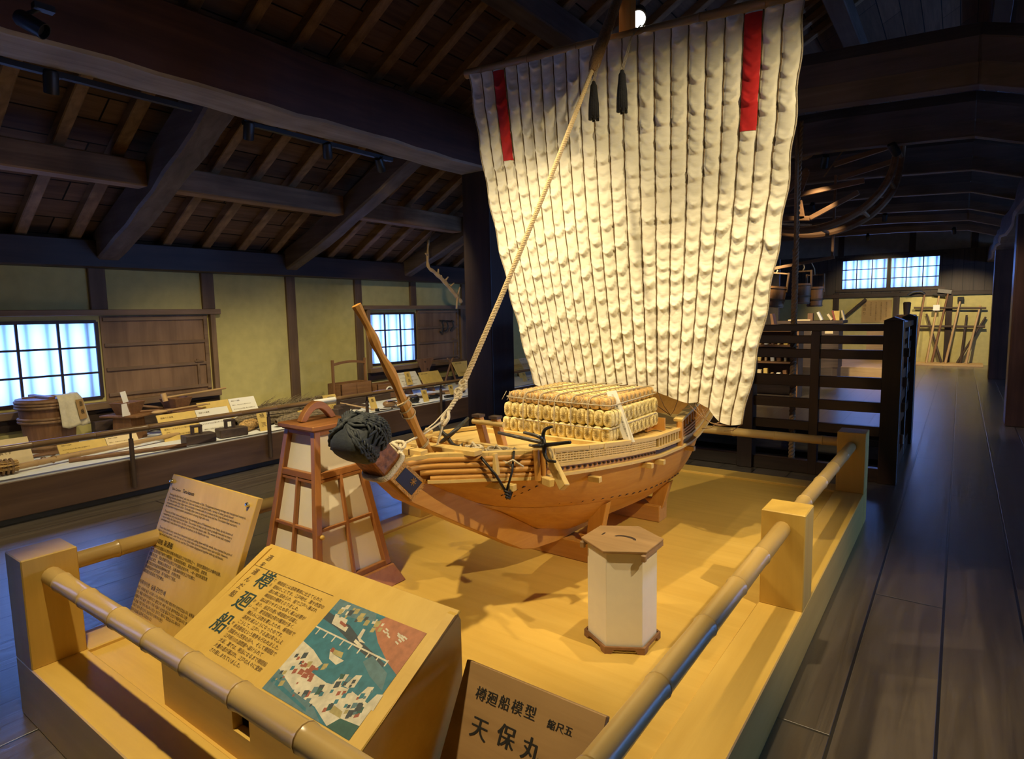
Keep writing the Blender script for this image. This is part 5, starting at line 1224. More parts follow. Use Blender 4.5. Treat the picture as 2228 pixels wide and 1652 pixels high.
# two square hoppers on stands
def hopper(x, y, label, rz, mallet=False, white=True):
    o = thing('square_hopper', (x, y, CZ), label, 'hopper', 'wooden hoppers on the left counter'); M_ = Matrix.Rotation(rz, 4, 'Z')
    def X(p): return M_ @ Vector(p) + Vector((x, y, CZ))
    def fr(b, t_, zb, zt): return [X((-b, -b, zb)), X((b, -b, zb)), X((b, b, zb)), X((-b, b, zb))], [X((-t_, -t_, zt)), X((t_, -t_, zt)), X((t_, t_, zt)), X((-t_, t_, zt))]
    m = MB(); a, b = fr(.105, .095, 0, .23); m.hexa(a, b); m.build('stand', BROWN['z'], o, bevel=.004)
    m = MB(); m.hexa([X((-.20, -.14, .23)), X((.20, -.14, .23)), X((.20, .14, .23)), X((-.20, .14, .23))], [X((-.20, -.14, .25)), X((.20, -.14, .25)), X((.20, .14, .25)), X((-.20, .14, .25))]); m.build('shelf_board', BROWN['y'], o, bevel=.003)
    m = MB(); a, b = fr(.075, .11, .25, .37); a2, b2 = fr(.065, .098, .25, .371)
    for k in range(4): j = (k + 1) % 4; m.hexa([a[k], a[j], a2[j], a2[k]], [b[k], b[j], b2[j], b2[k]])
    m.build('funnel', BROWN['x'], o, bevel=.002); return o
hopper(-6.62, 2.60, 'square brown wooden hopper on a stand with a white slip beside it', .5)
hopper(-6.52, 3.02, 'square brown wooden hopper with a long mallet lying across it', .3)
t = thing('white_slip', (-6.60, 2.56, CZ + .37), 'small white paper slip standing in the square hopper', 'card'); m = MB(); m.cbox((-6.58, 2.56, CZ + .425), (.004, .05, .11), Matrix.Rotation(.2, 3, 'X')); m.build('slip', PAPERW, t)
m = MB(); m.cbox((-6.49, 2.53, CZ + .31), (.004, .10, .12), Matrix.Rotation(.5, 3, 'Z')); tag(m.build('white_card', PAPERW), 'plain white card leaning on the square hopper', 'card')
t = thing('wooden_mallet', (-6.45, 3.1, CZ + .37), 'pale wooden mallet lying across the right hopper', 'mallet')
m = MB(); m.tube([(-6.45, 2.88, CZ + .385), (-6.60, 3.60, CZ + .40)], .011, 8); m.build('handle', PALE['y'], t, smooth=True)
m = MB(); m.tube([(-6.44, 2.88, CZ + .35), (-6.46, 2.87, CZ + .43)], .026, 12); m.build('head', PALE['z'], t, smooth=True)
t = thing('wooden_ladle', (-6.4, 2.85, CZ + .25), 'pale wooden ladle with its shaft between the two hoppers', 'ladle'); m = MB(); m.ball((-6.36, 2.78, CZ + .265), .05, 8, (1, 1.6, .35)); m.build('bowl', PALE['y'], t, smooth='all'); m = MB(); m.tube([(-6.38, 2.86, CZ + .265), (-6.46, 3.30, CZ + .268)], .010, 8); m.build('handle', PALE['y'], t, smooth=True)
for a, b, lab in (((-6.75, 2.62, CZ + .33), (-6.6, 3.0, CZ + .25), 'thin brown stick sloping between the hoppers, upper of two'), ((-6.60, 2.68, CZ + .262), (-6.45, 3.0, CZ + .255), 'thin brown stick between the hoppers, lower of two')):
    m = MB(); m.tube([a, b], .013, 8); tag(m.build('wooden_stick', BROWN['y'], smooth=True), lab, 'stick', 'sticks between the hoppers')
m = MB(); m.box(-7.0, -6.9, 2.4, 3.7, CZ, CZ + .17); tag(m.build('back_board', DARKT['y'], bevel=.004), 'dark board standing against the wall below the closed shutter', 'board')
# bamboo poles, one with a broom head
t = thing('bamboo_broom', (-5.9, 1.6, CZ), 'long bamboo pole with a straw broom head lying along the counter front', 'broom')
m = MB(); bamboo(m, (-5.90, 1.46, CZ + .045), (-6.17, 2.86, CZ + .05), .024, .33, 9, taper=.8); m.build('handle', PALE['y'], t, smooth=True)
m = MB(); rnd = random.Random(6)
for i in range(120):
    a = rnd.random() * 2 * pi; r0 = rnd.random() * .05; p = Vector((-5.895 + r0 * cos(a), 1.50, CZ + .062 + r0 * sin(a) * .9)); q = Vector((-5.86 + r0 * 1.9 * cos(a) + rnd.uniform(-.02, .02), 1.10 + rnd.uniform(0, .12), CZ + .05 + abs(r0 * 1.2 * sin(a)))); m.tube([p, p.lerp(q, .5) + Vector((0, 0, rnd.uniform(-.01, .02))), q], .0035, 4)
m.build('bristles', STRAWB, t)
m = MB()
for k in range(3): m.tube([(-5.895 + .056 * cos(a), 1.40 + .03 * k, CZ + .062 + .056 * sin(a)) for a in [2 * pi * i / 16 for i in range(17)]], .010, 6)
m.build('binding', ROPED, t, smooth='all')
t = thing('bamboo_pole', (-5.8, 2.2, CZ), 'shorter brown bamboo pole lying at the very front edge of the counter', 'pole', 'bamboo poles on the left counter'); m = MB(); bamboo(m, (-5.93, 1.85, CZ + .02), (-5.70, 2.70, CZ + .02), .018, .26, 3); m.build('cane', BROWN['y'], t, smooth=True)
t = thing('bamboo_pole', (-6.1, 1.9, CZ), 'thin bamboo pole tied with cord lying just behind the broom', 'pole', 'bamboo poles on the left counter'); m = MB(); bamboo(m, (-6.02, 1.2, CZ + .022), (-6.26, 2.4, CZ + .022), .018, .3, 4); m.build('cane', PALE['y'], t, smooth=True)
m = MB(); 
for c in ((-6.07, 1.72, CZ + .03), (-5.97, 1.76, CZ + .045)): m.tube([Vector(c) + Vector((.03 * cos(a), .012 * sin(2 * a), .028 * sin(a))) for a in [2 * pi * i / 14 for i in range(15)]], .004, 5); m.tube([Vector(c) + Vector((.0, 0, .028)), Vector(c) + Vector((.03, -.05, .012)), Vector(c) + Vector((.05, -.02, -.022))], .003, 5)
m.build('cord_tie', ROPED, t, smooth='all')
for i, (y, x) in enumerate(((1.78, -6.4), (1.9, -6.38), (1.98, -6.42))):
    m = MB(); m.tube(smooth_path([(x, y - .45, CZ + .012), (x - .02, y - .1, CZ + .02), (x + .01, y + .12, CZ + .014)], 5), .011, 7); tag(m.build('bent_twig', BROWN['y'], smooth=True), ('bent brown rod behind the pinkish text board, nearest the wall', 'bent brown rod behind the pinkish text board, middle of three', 'bent brown rod behind the pinkish text board, nearest the rail')[(2, 0, 1)[i] if False else i], 'rod', 'bent rods on the left counter')
# two dark wood blocks with loop grips
for (x, y, rz, lab, mt) in ((-5.79, 2.86, -.10, 'dark wooden block with a square loop grip, the left of two', DARKT['y']), (-5.83, 3.21, -.16, 'brown black wooden block with a square loop grip, the right of two', DARKT['x'])):
    o = thing('gripped_block', (x, y, CZ), lab, 'block', 'wood blocks with grips'); M_ = Matrix.Rotation(rz, 3, 'Z'); c = Vector((x, y, CZ))
    m = MB(); m.cbox(c + Vector((0, 0, .046)), (.15, .27, .085), M_); m.build('block', mt, o, bevel=.006)
    m = MB()
    for d in (-.052, .020): m.cbox(c + M_ @ Vector((0, d, .125)), (.05, .022, .075), M_)
    m.cbox(c + M_ @ Vector((0, -.016, .164)), (.052, .098, .022), M_); m.build('grip', mt, o, bevel=.004)
# straw rolls and brushwood
m = MB(); rnd = random.Random(12)
def roll(m, a, b, r, k=34):
    a, b = Vector(a), Vector(b); d = (b - a).normalized(); u = d.orthogonal().normalized(); w_ = d.cross(u)
    for i in range(k):
        th = 2 * pi * i / k; rr = r * (.82 + .18 * rnd.random()); P = []
        for j in range(9):
            s = j / 8; pr = rr * (1 - .55 * abs(2 * s - 1) ** 3) * (1 + .06 * sin(j * 2.6 + i)); th2 = th + s * .9; P.append(a.lerp(b, s) + u * (pr * cos(th2)) + w_ * (pr * sin(th2)))
        m.tube(P, r * .13, 5)
roll(m, (-5.85, 3.32, CZ + .065), (-6.05, 3.62, CZ + .06), .055); o_ = m.build('straw_bundle', STRAWB, smooth='all'); tag(o_, 'short spindle shaped straw bundle right of the wood blocks', 'bundle', 'straw bundles on the left counter')
m = MB(); roll(m, (-6.0, 3.35, CZ + .09), (-6.25, 4.25, CZ + .10), .095, 44); tag(m.build('straw_bundle', DRY, smooth='all'), 'long thick brown straw bundle behind the yellow cards', 'bundle', 'straw bundles on the left counter')
m = MB(); roll(m, (-5.86, 3.72, CZ + .06), (-5.88, 4.38, CZ + .06), .062, 30); tag(m.build('straw_bundle', DRY, smooth='all'), 'thin dark straw bundle lying behind the tall lantern lid', 'bundle', 'straw bundles on the left counter')
m = MB()
for i in range(260):
    p = Vector((rnd.uniform(-6.75, -6.3), rnd.uniform(3.9, 4.6), CZ + .06 + rnd.random() * .05)); a = rnd.uniform(-.7, .7); l = rnd.uniform(.12, .30); q = p + Vector((rnd.uniform(-.1, .1), l * cos(a), abs(l * sin(a)) * .75)); m.tube([p, p.lerp(q, .5) + Vector((0, 0, rnd.uniform(0, .03))), q], [.004, .003, .0012], 4)
    if i % 3 == 0: m.tube([p.lerp(q, .6), p.lerp(q, .6) + Vector((rnd.uniform(-.03, .03), .05, rnd.uniform(.0, .06)))], .0014, 3)
for i in range(60): y = lerp(3.95, 4.55, i / 59); m.tube([(-6.5 + rnd.uniform(-.2, .2), y - .2, CZ + .012 + rnd.random() * .06), (-6.5 + rnd.uniform(-.2, .2), y + .2, CZ + .012 + rnd.random() * .06)], .009, 5)
tag(m.build('dried_brushwood', DRY), 'heap of dry twiggy brushwood against the wall post', 'brushwood', kind='stuff')
# carrying toolbox with bail handle
t = thing('carrying_toolbox', (-6.62, 5.40, CZ + .09), 'brown wooden toolbox with a tall arched carrying handle under the wall post', 'toolbox'); b0 = CZ + .10
m = MB(); x0, x1, y0, y1, zt = -6.78, -6.50, 5.10, 5.62, b0 + .185
m.box(x0, x1, y0, y1, b0, b0 + .015)
for q in ((x0, x0 + .014, y0, y1), (x1 - .014, x1, y0, y1), (x0, x1, y0, y0 + .014), (x0, x1, y1 - .014, y1)): m.box(*q, b0, zt)
m.box(x0, x1, (y0 + y1) / 2 - .006, (y0 + y1) / 2 + .006, b0, zt - .02); m.build('box', BROWN['y'], t, bevel=.003)
xm = (x0 + x1) / 2
for y in (y0 - .012, y1 + .012): m = MB(); m.box(xm - .02, xm + .02, y - .012, y + .012, b0, b0 + .50); m.build('upright', BROWN['z'], t, bevel=.003)
m = MB(); P = [(xm, lerp(y0 - .02, y1 + .02, i / 12), b0 + .435 + .030 * sin(pi * i / 12)) for i in range(13)]
for a, b in zip(P, P[1:]): m.beam(a, b, .026, .032)
m.build('handle', BROWN['y'], t)
m = MB(); m.box(-7.0, -6.44, 4.72, 5.9, CZ, CZ + .095); tag(m.build('wooden_plinth', DARKT['y'], bevel=.004), 'low dark plinth board carrying the toolbox and drawer box', 'plinth')
t = thing('drawer_box', (-6.6, 6.0, CZ + .1), 'open brown drawer box right of the toolbox with a ring pull', 'box'); m = MB(); x0, x1, y0, y1 = -6.72, -6.48, 5.70, 6.12; b0 = CZ + .002; m.box(x0, x1, y0, y1, b0, b0 + .012)
for q in ((x0, x0 + .012, y0, y1), (x1 - .012, x1, y0, y1), (x0, x1, y0, y0 + .012), (x0, x1, y1 - .012, y1)): m.box(*q, b0, b0 + .22)
m.box(x0, x1, (y0 + y1) / 2, (y0 + y1) / 2 + .01, b0, b0 + .19); m.build('box', BROWN['y'], t, bevel=.002)
m = MB(); m.tube([(x1 + .008, 5.91 + .06 * cos(a), b0 + .10 + .07 * sin(a)) for a in [pi * i / 12 for i in range(13)]], .011, 7); m.build('ring_pull', PAPERW, t, smooth='all')
t = thing('tray', (-6.3, 4.9, CZ), 'thin dark wooden tray under the left end of the toolbox', 'tray'); m = MB(); m.box(-6.43, -6.2, 4.7, 5.3, CZ, CZ + .018); m.box(-6.43, -6.2, 4.7, 4.715, CZ, CZ + .06); m.build('tray_board', DARKT['y'], t)
# small things mid counter
t = thing('stone_jar', (-6.30, 4.78, CZ), 'small rounded brownish jar behind the lantern handle', 'jar'); m = MB(); m.lathe([(.04, CZ), (.065, CZ + .05), (.07, CZ + .11), (.05, CZ + .16), (.04, CZ + .175), (.035, CZ + .17)], (-6.30, 4.78, 0), 18); m.build('jar_body', plain('jar_clay', (.22, .16, .09), .6, nz=.2, sc=20), t, smooth='all')
for (x, y, sx, sy, sz, lab) in ((-5.86, 4.53, .10, .12, .10, 'dark squared wood block at the counter edge right of the lantern handle'), (-6.02, 4.72, .10, .22, .11, 'grey brown wood block behind the white folded paper'), (-6.10, 5.0, .08, .12, .08, 'small dark wood block left of the rail post')):
    m = MB(); m.cbox((x, y, CZ + sz / 2), (sx, sy, sz), Matrix.Rotation(.3, 3, 'Z')); tag(m.build('wood_block', DARKT['y'], bevel=.012), lab, 'block', 'wood blocks mid counter')
t = thing('wooden_hammer', (-5.9, 4.8, CZ + .1), 'long thin hammer lying over the wood blocks', 'hammer'); m = MB(); m.tube([(-6.05, 4.72, CZ + .122), (-5.74, 5.02, CZ + .02)], .010, 7); m.build('handle', PALE['y'], t, smooth=True); m = MB(); m.tube([(-5.745, 5.0, CZ + .022), (-5.72, 5.045, CZ + .022)], .017, 8); m.build('head', IRON, t, smooth=True)
t = thing('folded_paper', (-5.80, 4.70, CZ), 'stack of white folded paper at the counter edge beside the rail post', 'paper'); m = MB()
for i in range(4): m.cbox((-5.78 - .01 * i, 4.76, CZ + .006 + .011 * i), (.16, .24 - .03 * i, .008), Matrix.Rotation(.1 * i, 3, 'Z'))
m.build('sheets', PAPERW, t)
t = thing('leather_pouch', (-5.86, 5.42, CZ), 'brown drop shaped leather pouch with black cord on the white counter', 'pouch'); m = MB(); m.ball((-5.88, 5.36, CZ + .045), .075, 10, (.9, 1.35, .6)); m.ball((-5.85, 5.50, CZ + .035), .045, 8, (.9, 1.5, .6)); m.build('pouch_body', plain('pouch_leather', (.27, .15, .07), .4), t, smooth='all'); m = MB(); m.tube(smooth_path([(-5.84, 5.30, CZ + .08), (-5.80, 5.42, CZ + .085), (-5.82, 5.56, CZ + .06), (-5.76, 5.62, CZ + .012)], 5), .006, 6); m.build('cord', IRON, t, smooth='all')
for i, (x, y, l, a, lab) in enumerate(((-5.74, 5.18, .16, .5, 'thin dark awl lying before the leather pouch, left of three'), (-5.72, 5.36, .18, .7, 'thin dark awl lying before the leather pouch, middle of three'), (-5.72, 5.55, .15, .9, 'thin dark awl lying before the leather pouch, right of three'))):
    m = MB(); m.tube([(x - l / 2 * sin(a), y - l / 2 * cos(a), CZ + .009), (x + l / 2 * sin(a), y + l / 2 * cos(a), CZ + .009)], [.009, .005], 7); tag(m.build('awl', DARKT['y'], smooth=True), lab, 'tool', 'awls before the pouch')
for (x, y, r, l, lab) in ((-5.86, 5.78, .045, .12, 'black turned tool left of the upright yellow card'), (-5.95, 6.22, .03, .2, 'black handled plane right of the upright yellow card'), (-6.12, 6.0, .035, .16, 'dark brown plane behind the upright yellow card'), (-5.80, 6.42, .022, .22, 'pale chisel with black tip near the great pillar'), (-6.0, 6.85, .028, .18, 'dark gouge beside the great pillar foot')):
    m = MB(); m.lathe([(r * .6, 0), (r, l * .2), (r * .8, l * .55), (r, l * .8), (r * .5, l)], (x, y - l / 2, CZ + r + .001), 12, Matrix.Rotation(radians(-90), 3, 'X') @ Matrix.Rotation(.3, 3, 'Y')); tag(m.build('hand_tool', IRON if 'black' in lab else DARKT['y'], smooth='all'), lab, 'tool', 'hand tools near the pillar')
rnd = random.Random(17)
for i in range(7):
    y = 6.0 + i * .14; x = -6.25 + .06 * (i % 3); m = MB(); m.beam((x, y - .09, CZ + .018), (x + .1, y + .08, CZ + .018), .028, .03); o_ = m.build('planing_tool', (BROWN['y'], DARKT['y'], PALE['y'])[i % 3], bevel=.004); tag(o_, '%s small wooden tool from the left in the row behind the black planes' % ORD[i], 'tool', 'row of wooden tools')
t = thing('forked_board', (-6.9, 7.0, CZ), 'brown forked board standing on the counter below the second window', 'board'); m = MB(); m.prism([(-6.9, 6.97, CZ), (-6.9, 7.17, CZ), (-6.9, 7.15, CZ + .28), (-6.9, 7.27, CZ + .48), (-6.9, 6.88, CZ + .48), (-6.9, 6.99, CZ + .28)], (.025, 0, 0)); m.build('board', BROWN['z'], t, bevel=.004); m = MB()
for z in (.31, .43): m.tube([(-6.874, 7.07 + (.03 if z < .4 else -.02), CZ + z), (-6.862, 7.07 + (.03 if z < .4 else -.02), CZ + z)], .012, 8)
m.build('peg_hole', DARKT['z'], t)
t = thing('wooden_tongs', (-6.8, 7.55, CZ), 'brown pliers like wooden tongs standing open near the pillar', 'tongs')
for a, b in ((7.40, 7.60), (7.72, 7.56)): m = MB(); m.tube(smooth_path([(-6.8, a, CZ), (-6.8, lerp(a, b, .6), CZ + .25), (-6.8, b, CZ + .40), (-6.8, b + (.05 if a < 7.5 else -.06), CZ + .45)], 4), .018, 8); m.build('jaw', BROWN['z'], t, smooth='all')
m = MB(); m.box(-7.05, -6.98, 6.0, 8.3, CZ, CZ + .12); tag(m.build('back_board', DARKT['y'], bevel=.004), 'dark board standing against the wall below the second window', 'board')
m = MB(); m.tube([(-6.85, 8.55, CZ + .051), (-6.80, 8.85, CZ + .051)], .05, 12); tag(m.build('wooden_roller', BROWN['y'], smooth=True), 'brown wooden roller between the great pillar and the sail', 'roller')
# crooked branch hook hung from the sloping beam near the pillar
t = thing('branch_hook', (-6.2, 6.8, 1.75), 'crooked pale branch hook hung with pegs beneath the sloping beam', 'hook'); m = MB(); P = smooth_path([(-6.2, 6.52, 2.58), (-6.2, 6.49, 2.36), (-6.2, 6.50, 2.20), (-6.2, 6.62, 2.13), (-6.2, 6.80, 2.02), (-6.2, 6.98, 1.88), (-6.2, 7.10, 1.78), (-6.2, 7.20, 1.70)], 6); m.tube(P, [lerp(.014, .030, min(1, i / 22)) + .004 * sin(i * 1.3) for i in range(len(P))], 8); m.build('branch', PALE['z'], t, smooth='all')
m = MB()
for (y, z, a, l) in ((6.83, 2.0, .9, .09), (6.78, 2.04, 2.4, .07), (6.95, 1.93, .7, .08), (7.12, 1.80, 1.4, .13), (6.50, 2.36, 2.9, .09), (6.70, 2.10, 1.9, .08)): m.tube([(-6.2, y, z), (-6.17, y + l * cos(a), z + l * sin(a))], [.018, .010], 7)
m.tube([(-6.19, 7.10, 1.78), (-6.18, 7.06, 1.60)], .016, 7); m.build('side_twig', PALE['z'], t, smooth='all')
m = MB(); m.tube([(-6.2, 6.52, 2.57), (-6.22, 6.66, 2.74)], .006, 5); m.build('hanging_cord', ROPED, t)
t = thing('dark_hook_shape', (-7.04, 7.75, 1.3), 'dark hooked shape fixed on the second board shutter', 'hook'); m = MB(); m.tube([(-7.055, 7.62, 1.42), (-7.055, 7.98, 1.40)], .010, 7)
for i, y in enumerate((7.66, 7.78, 7.92)): m.tube(smooth_path([(-7.05, y, 1.42), (-7.03, y + .01, 1.32), (-7.04, y - .02, 1.22 + .03 * i), (-7.05, y - .05, 1.24)], 4), .012, 7)
m.build('hooked_bars', IRON, t, smooth='all')  # dark tubes bent like hooks along one bar

# ================================================================ TRACK LIGHTS
def track(y0, y1, x, z, label):
    m = MB(); m.box(x - .02, x + .02, y0, y1, z, z + .035); return tag(m.build('track_rail', BLACK), label, 'track', 'lighting tracks')
track(-1.5, 2.45, -4.70, 3.05, 'black lighting track under the great beam, left of the first strut'); track(2.86, 4.45, -4.70, 3.05, 'black lighting track under the great beam, right of the first strut')
def spot_head(p, aim, watts, cone, blend, label, col=WARM, vis=True, size=.035, L=.14, r=.042, mount=None):
    p = Vector(p); aim = Vector(aim); d = (aim - p).normalized()
    o = thing('track_spotlight', p, label, 'spotlight', 'track spotlights'); Q = d.to_track_quat('Z', 'Y').to_matrix()
    m = MB(); n = 20
    m.lathe([(r * .8, -L), (r, -L * .9), (r, 0), (r * .9, 0), (r * .88, -.03), (.001, -.031)], p - d * .006, n, Q); m.build('housing', BLACK, o, smooth=True)
    m = MB(); up_ = Vector(mount) if mount else p + Vector((0, 0, .12)); m.tube([p - d * (L * .6), p - d * (L * .6) + Vector((0, 0, .05)), up_], .011, 8); m.cbox(up_, (.05, .09, .03)); m.build('bracket', BLACK, o)
    ld = bpy.data.lights.new('spot_lamp', 'SPOT'); ld.energy = watts; ld.color = col; ld.spot_size = radians(cone); ld.spot_blend = blend; ld.shadow_soft_size = size
    l = bpy.data.objects.new('spot_lamp', ld); COL.objects.link(l); l.parent = o; l.location = d * .012; l.rotation_euler = d.to_track_quat('-Z', 'Y').to_euler(); return o
for i, (p, a, w_, c, b) in enumerate(SPOTS): spot_head(p, a, w_, c, b, ('black spotlight above the front left corner of the platform', 'black spotlight high to the right of the ship', 'black spotlight above the left side of the platform', 'black spotlight above the right rail of the platform', 'black spotlight high over the information desk aimed at the aisle', 'black spotlight high before the sail over the ship bow')[i])
# lamps on the great beam shining at the counter and the wall
for y, a, w_, lab in ((-.3, (-6.2, .3, .3), 110, 'black spotlight head on the left track beyond the frame'), (1.58, (-6.1, 1.9, .2), 120, 'black spotlight head on the left track, leftmost in view'), (2.92, (-6.3, 3.5, .3), 190, 'black spotlight head just right of the first sloping strut'), (3.70, (-6.25, 5.0, .3), 190, 'black spotlight head on the right track, third from the left'), (4.35, (-6.25, 6.9, .3), 190, 'black spotlight head beside the great pillar end of the track')):
    spot_head((-4.74, y, 2.95), a, w_, 74, .9, lab, (1.0, .84, .50), mount=(-4.70, y, 3.06))
# the lit lamp that faces the viewer above the yard
t = thing('ceiling_lamp', (-1.79, 3.915, 3.40), 'round glowing lamp shining above the yard of the sail', 'lamp'); p = Vector((-1.79, 3.915, 3.40)); d = (Vector((-.4, 1.0, 1.0)) - p).normalized(); Q = d.to_track_quat('Z', 'Y').to_matrix()
m = MB(); m.lathe([(.05, -.14), (.058, -.12), (.058, .012), (.050, .012), (.048, -.004)], p, 24, Q); m.build('housing', BLACK, t, smooth=True)
m = MB(); m.ball(p + d * .001, .046, 10, (1, 1, .35), Q); m.build('lens', LAMP, t, smooth='all')
m = MB(); m.tube([p - d * .1, p + Vector((0, 0, .12)), p + Vector((0, .05, 1.40))], .012, 8); m.build('stem', BLACK, t)
ld = bpy.data.lights.new('lamp_light', 'SPOT'); ld.energy = 30; ld.color = (1, .85, .6); ld.spot_size = radians(110); ld.shadow_soft_size = .04; l = bpy.data.objects.new('lamp_light', ld); COL.objects.link(l); l.parent = t; l.location = d * .03; l.rotation_euler = d.to_track_quat('-Z', 'Y').to_euler()
# ================================================================ STAIR RAILING
t = thing('stair_railing', (-1.6, 6.9, 0), 'dark wooden railing with many horizontal bars round the stair opening', 'railing')
RZ = ((1.298, 1.356, .075), (1.185, 1.258, .05), (1.055, 1.135, .05), (.80, .90, .05), (.60, .69, .05), (.395, .48, .05), (.0, .118, .07))
FX0, FX1, FY0, FY1 = -3.12, -.443, 5.985, 7.95
def rpost(x, y, w=.14, z1=1.385, cap=True, nm='post'):
    m = MB(); m.box(x - w / 2, x + w / 2, y - w / 2, y + w / 2, .001, z1); o = m.build(nm, RAIL['z'], t, bevel=.004)
    if cap:
        m = MB(); h = w / 2 + .008; m.add([(x - h, y - h, z1), (x + h, y - h, z1), (x + h, y + h, z1), (x - h, y + h, z1), (x, y - h, z1 + .032), (x, y + h, z1 + .032)], [(3, 2, 1, 0), (0, 1, 4), (1, 2, 5, 4), (2, 3, 5), (3, 0, 4, 5)]); m.build('cap', RAIL['y'], o)
for x, y in ((FX1, FY0 + .03), (-1.615, FY0 + .03), (FX0, FY0 + .03), (FX1, FY1), (FX0, FY1)): rpost(x, y)
for y in (FY0 + .03, FY1):
    for x in ((-1.03, -2.25) if y < 7 else ()): rpost(x, y, .075, 1.3, False, 'baluster')
    for z0, z1, d in (RZ if y < 7 else RZ[-1:]): m = MB(); m.box(FX0, FX1, y - d / 2, y + d / 2, max(.001, z0), z1); m.build('bar', RAIL['x'], t, bevel=.004)
for x in (FX1, FX0):
    for y in (6.65, 7.3): rpost(x, y, .075, 1.3, False, 'baluster')
    for z0, z1, d in RZ: m = MB(); m.box(x - d / 2, x + d / 2, FY0 + .03, FY1, max(.001, z0), z1); m.build('bar', RAIL['y'], t, bevel=.004)
# wedges driven through the corner post
for z in (.25, .52, .74, 1.0): m = MB(); m.cbox((FX1 + .06, FY0 + .25 + z * .4, z + .08), (.05, .05, .08)); m.build('peg', RAFT['z'], t, bevel=.006)
# ---------------------------------------------------------------- hoist rope
t = thing('hoist_rope', (-1.255, 6.22, .0), 'thick twisted brown rope hanging down through the stair opening', 'rope')
m = MB(); twist(m, [(-1.27, 6.25, 2.05), (-1.265, 6.24, 1.2), (-1.25, 6.22, .3), (-1.25, 6.22, -.5)], .028, .11, 3, 8, 8); m.build('laid_rope', ROPED, t, smooth='all')
m = MB(); twist(m, [(-1.255, 6.27, 3.2), (-1.265, 6.26, 2.4), (-1.262, 6.25, 2.0), (-1.262, 6.25, 1.35)], .020, .09, 2, 7, 8); m.tube([(-1.285, 6.24, 3.2), (-1.275, 6.24, 2.4), (-1.27, 6.25, 2.0)], .017, 8); m.build('doubled_rope', ROPED, t, smooth='all')
# ---------------------------------------------------------------- frame of bent timber hung under the roof
t = thing('hanging_timber_frame', (-1.3, 8.2, 2.4), 'curved timber frame with rungs hung under the roof right of the sail', 'frame')
def runner(y, nm):
    m = MB(); P = smooth_path([(-.63, y, 3.34), (-.65, y, 3.08), (-.70, y, 2.88), (-.80, y, 2.72), (-.95, y, 2.58), (-1.15, y, 2.48), (-1.38, y, 2.42), (-1.65, y, 2.42), (-2.0, y, 2.50), (-2.4, y, 2.62)], 5)
    m.tube(P, [.030 + .014 * sin(pi * i / len(P)) for i in range(len(P))], 8); m.build(nm, BROWN['x'], t, smooth=True)
runner(7.95, 'bent_runner'); runner(8.6, 'bent_runner')
m = MB()
for x, z in ((-.64, 3.22), (-.70, 2.88), (-.95, 2.58), (-1.38, 2.43), (-2.0, 2.50)): m.tube([(x, 7.9, z), (x, 8.65, z)], .022, 8)
m.build('cross_rung', BROWN['y'], t, smooth=True)
m = MB(); 
for a, b in (((-2.1, 8.1, 2.80), (-.95, 8.1, 2.92)), ((-2.1, 8.1, 2.62), (-1.5, 8.1, 2.56)), ((-1.5, 8.1, 2.56), (-1.0, 8.1, 2.80)), ((-1.58, 8.1, 2.56), (-1.62, 8.1, 2.78)), ((-1.95, 8.1, 2.70), (-1.55, 8.15, 3.15)), ((-1.62, 8.15, 2.9), (-1.55, 8.15, 3.12)), ((-.66, 8.0, 3.24), (-1.25, 8.0, 3.12)), ((-.66, 8.0, 3.07), (-1.2, 8.0, 2.96))): m.beam(a, b, .045, .055)
m.build('brace_bar', BROWN['x'], t, bevel=.004)
m = MB()
for x, y in ((-.64, 7.95), (-2.0, 7.95), (-.64, 8.6), (-2.0, 8.6)): m.tube([(x, y, 3.3 if x > -1 else 2.5), (x - .1, 7.62 if y < 8 else 8.9, 3.9)], .010, 6)
m.tube([(-.64, 7.95, 3.3), (-.9, 8.0, 3.62), (-1.35, 8.0, 3.0)], .008, 6); m.build('hanging_cord', ROPED, t)
m = MB(); twist(m, [(-1.95, 7.93, 2.53), (-1.45, 7.93, 2.46)], .014, .05, 3, 5, 8); m.build('pale_rope_binding', ROPE, t, smooth='all')
t = thing('round_basket', (-1.59, 8.15, 3.25), 'round tan basket hung beside the sail under the roof', 'basket'); m = MB(); m.ball((-1.58, 8.05, 3.38), .15, 10, (1, .5, 1)); m.build('basket_body', plain('basket_straw', (.30, .17, .07), .9, nz=.3, sc=60, bmp=.5), t, smooth='all'); m = MB(); m.tube([(-1.58, 8.05, 3.52), (-1.58, 8.05, 3.95)], .006, 5); m.build('hanging_cord', ROPED, t)
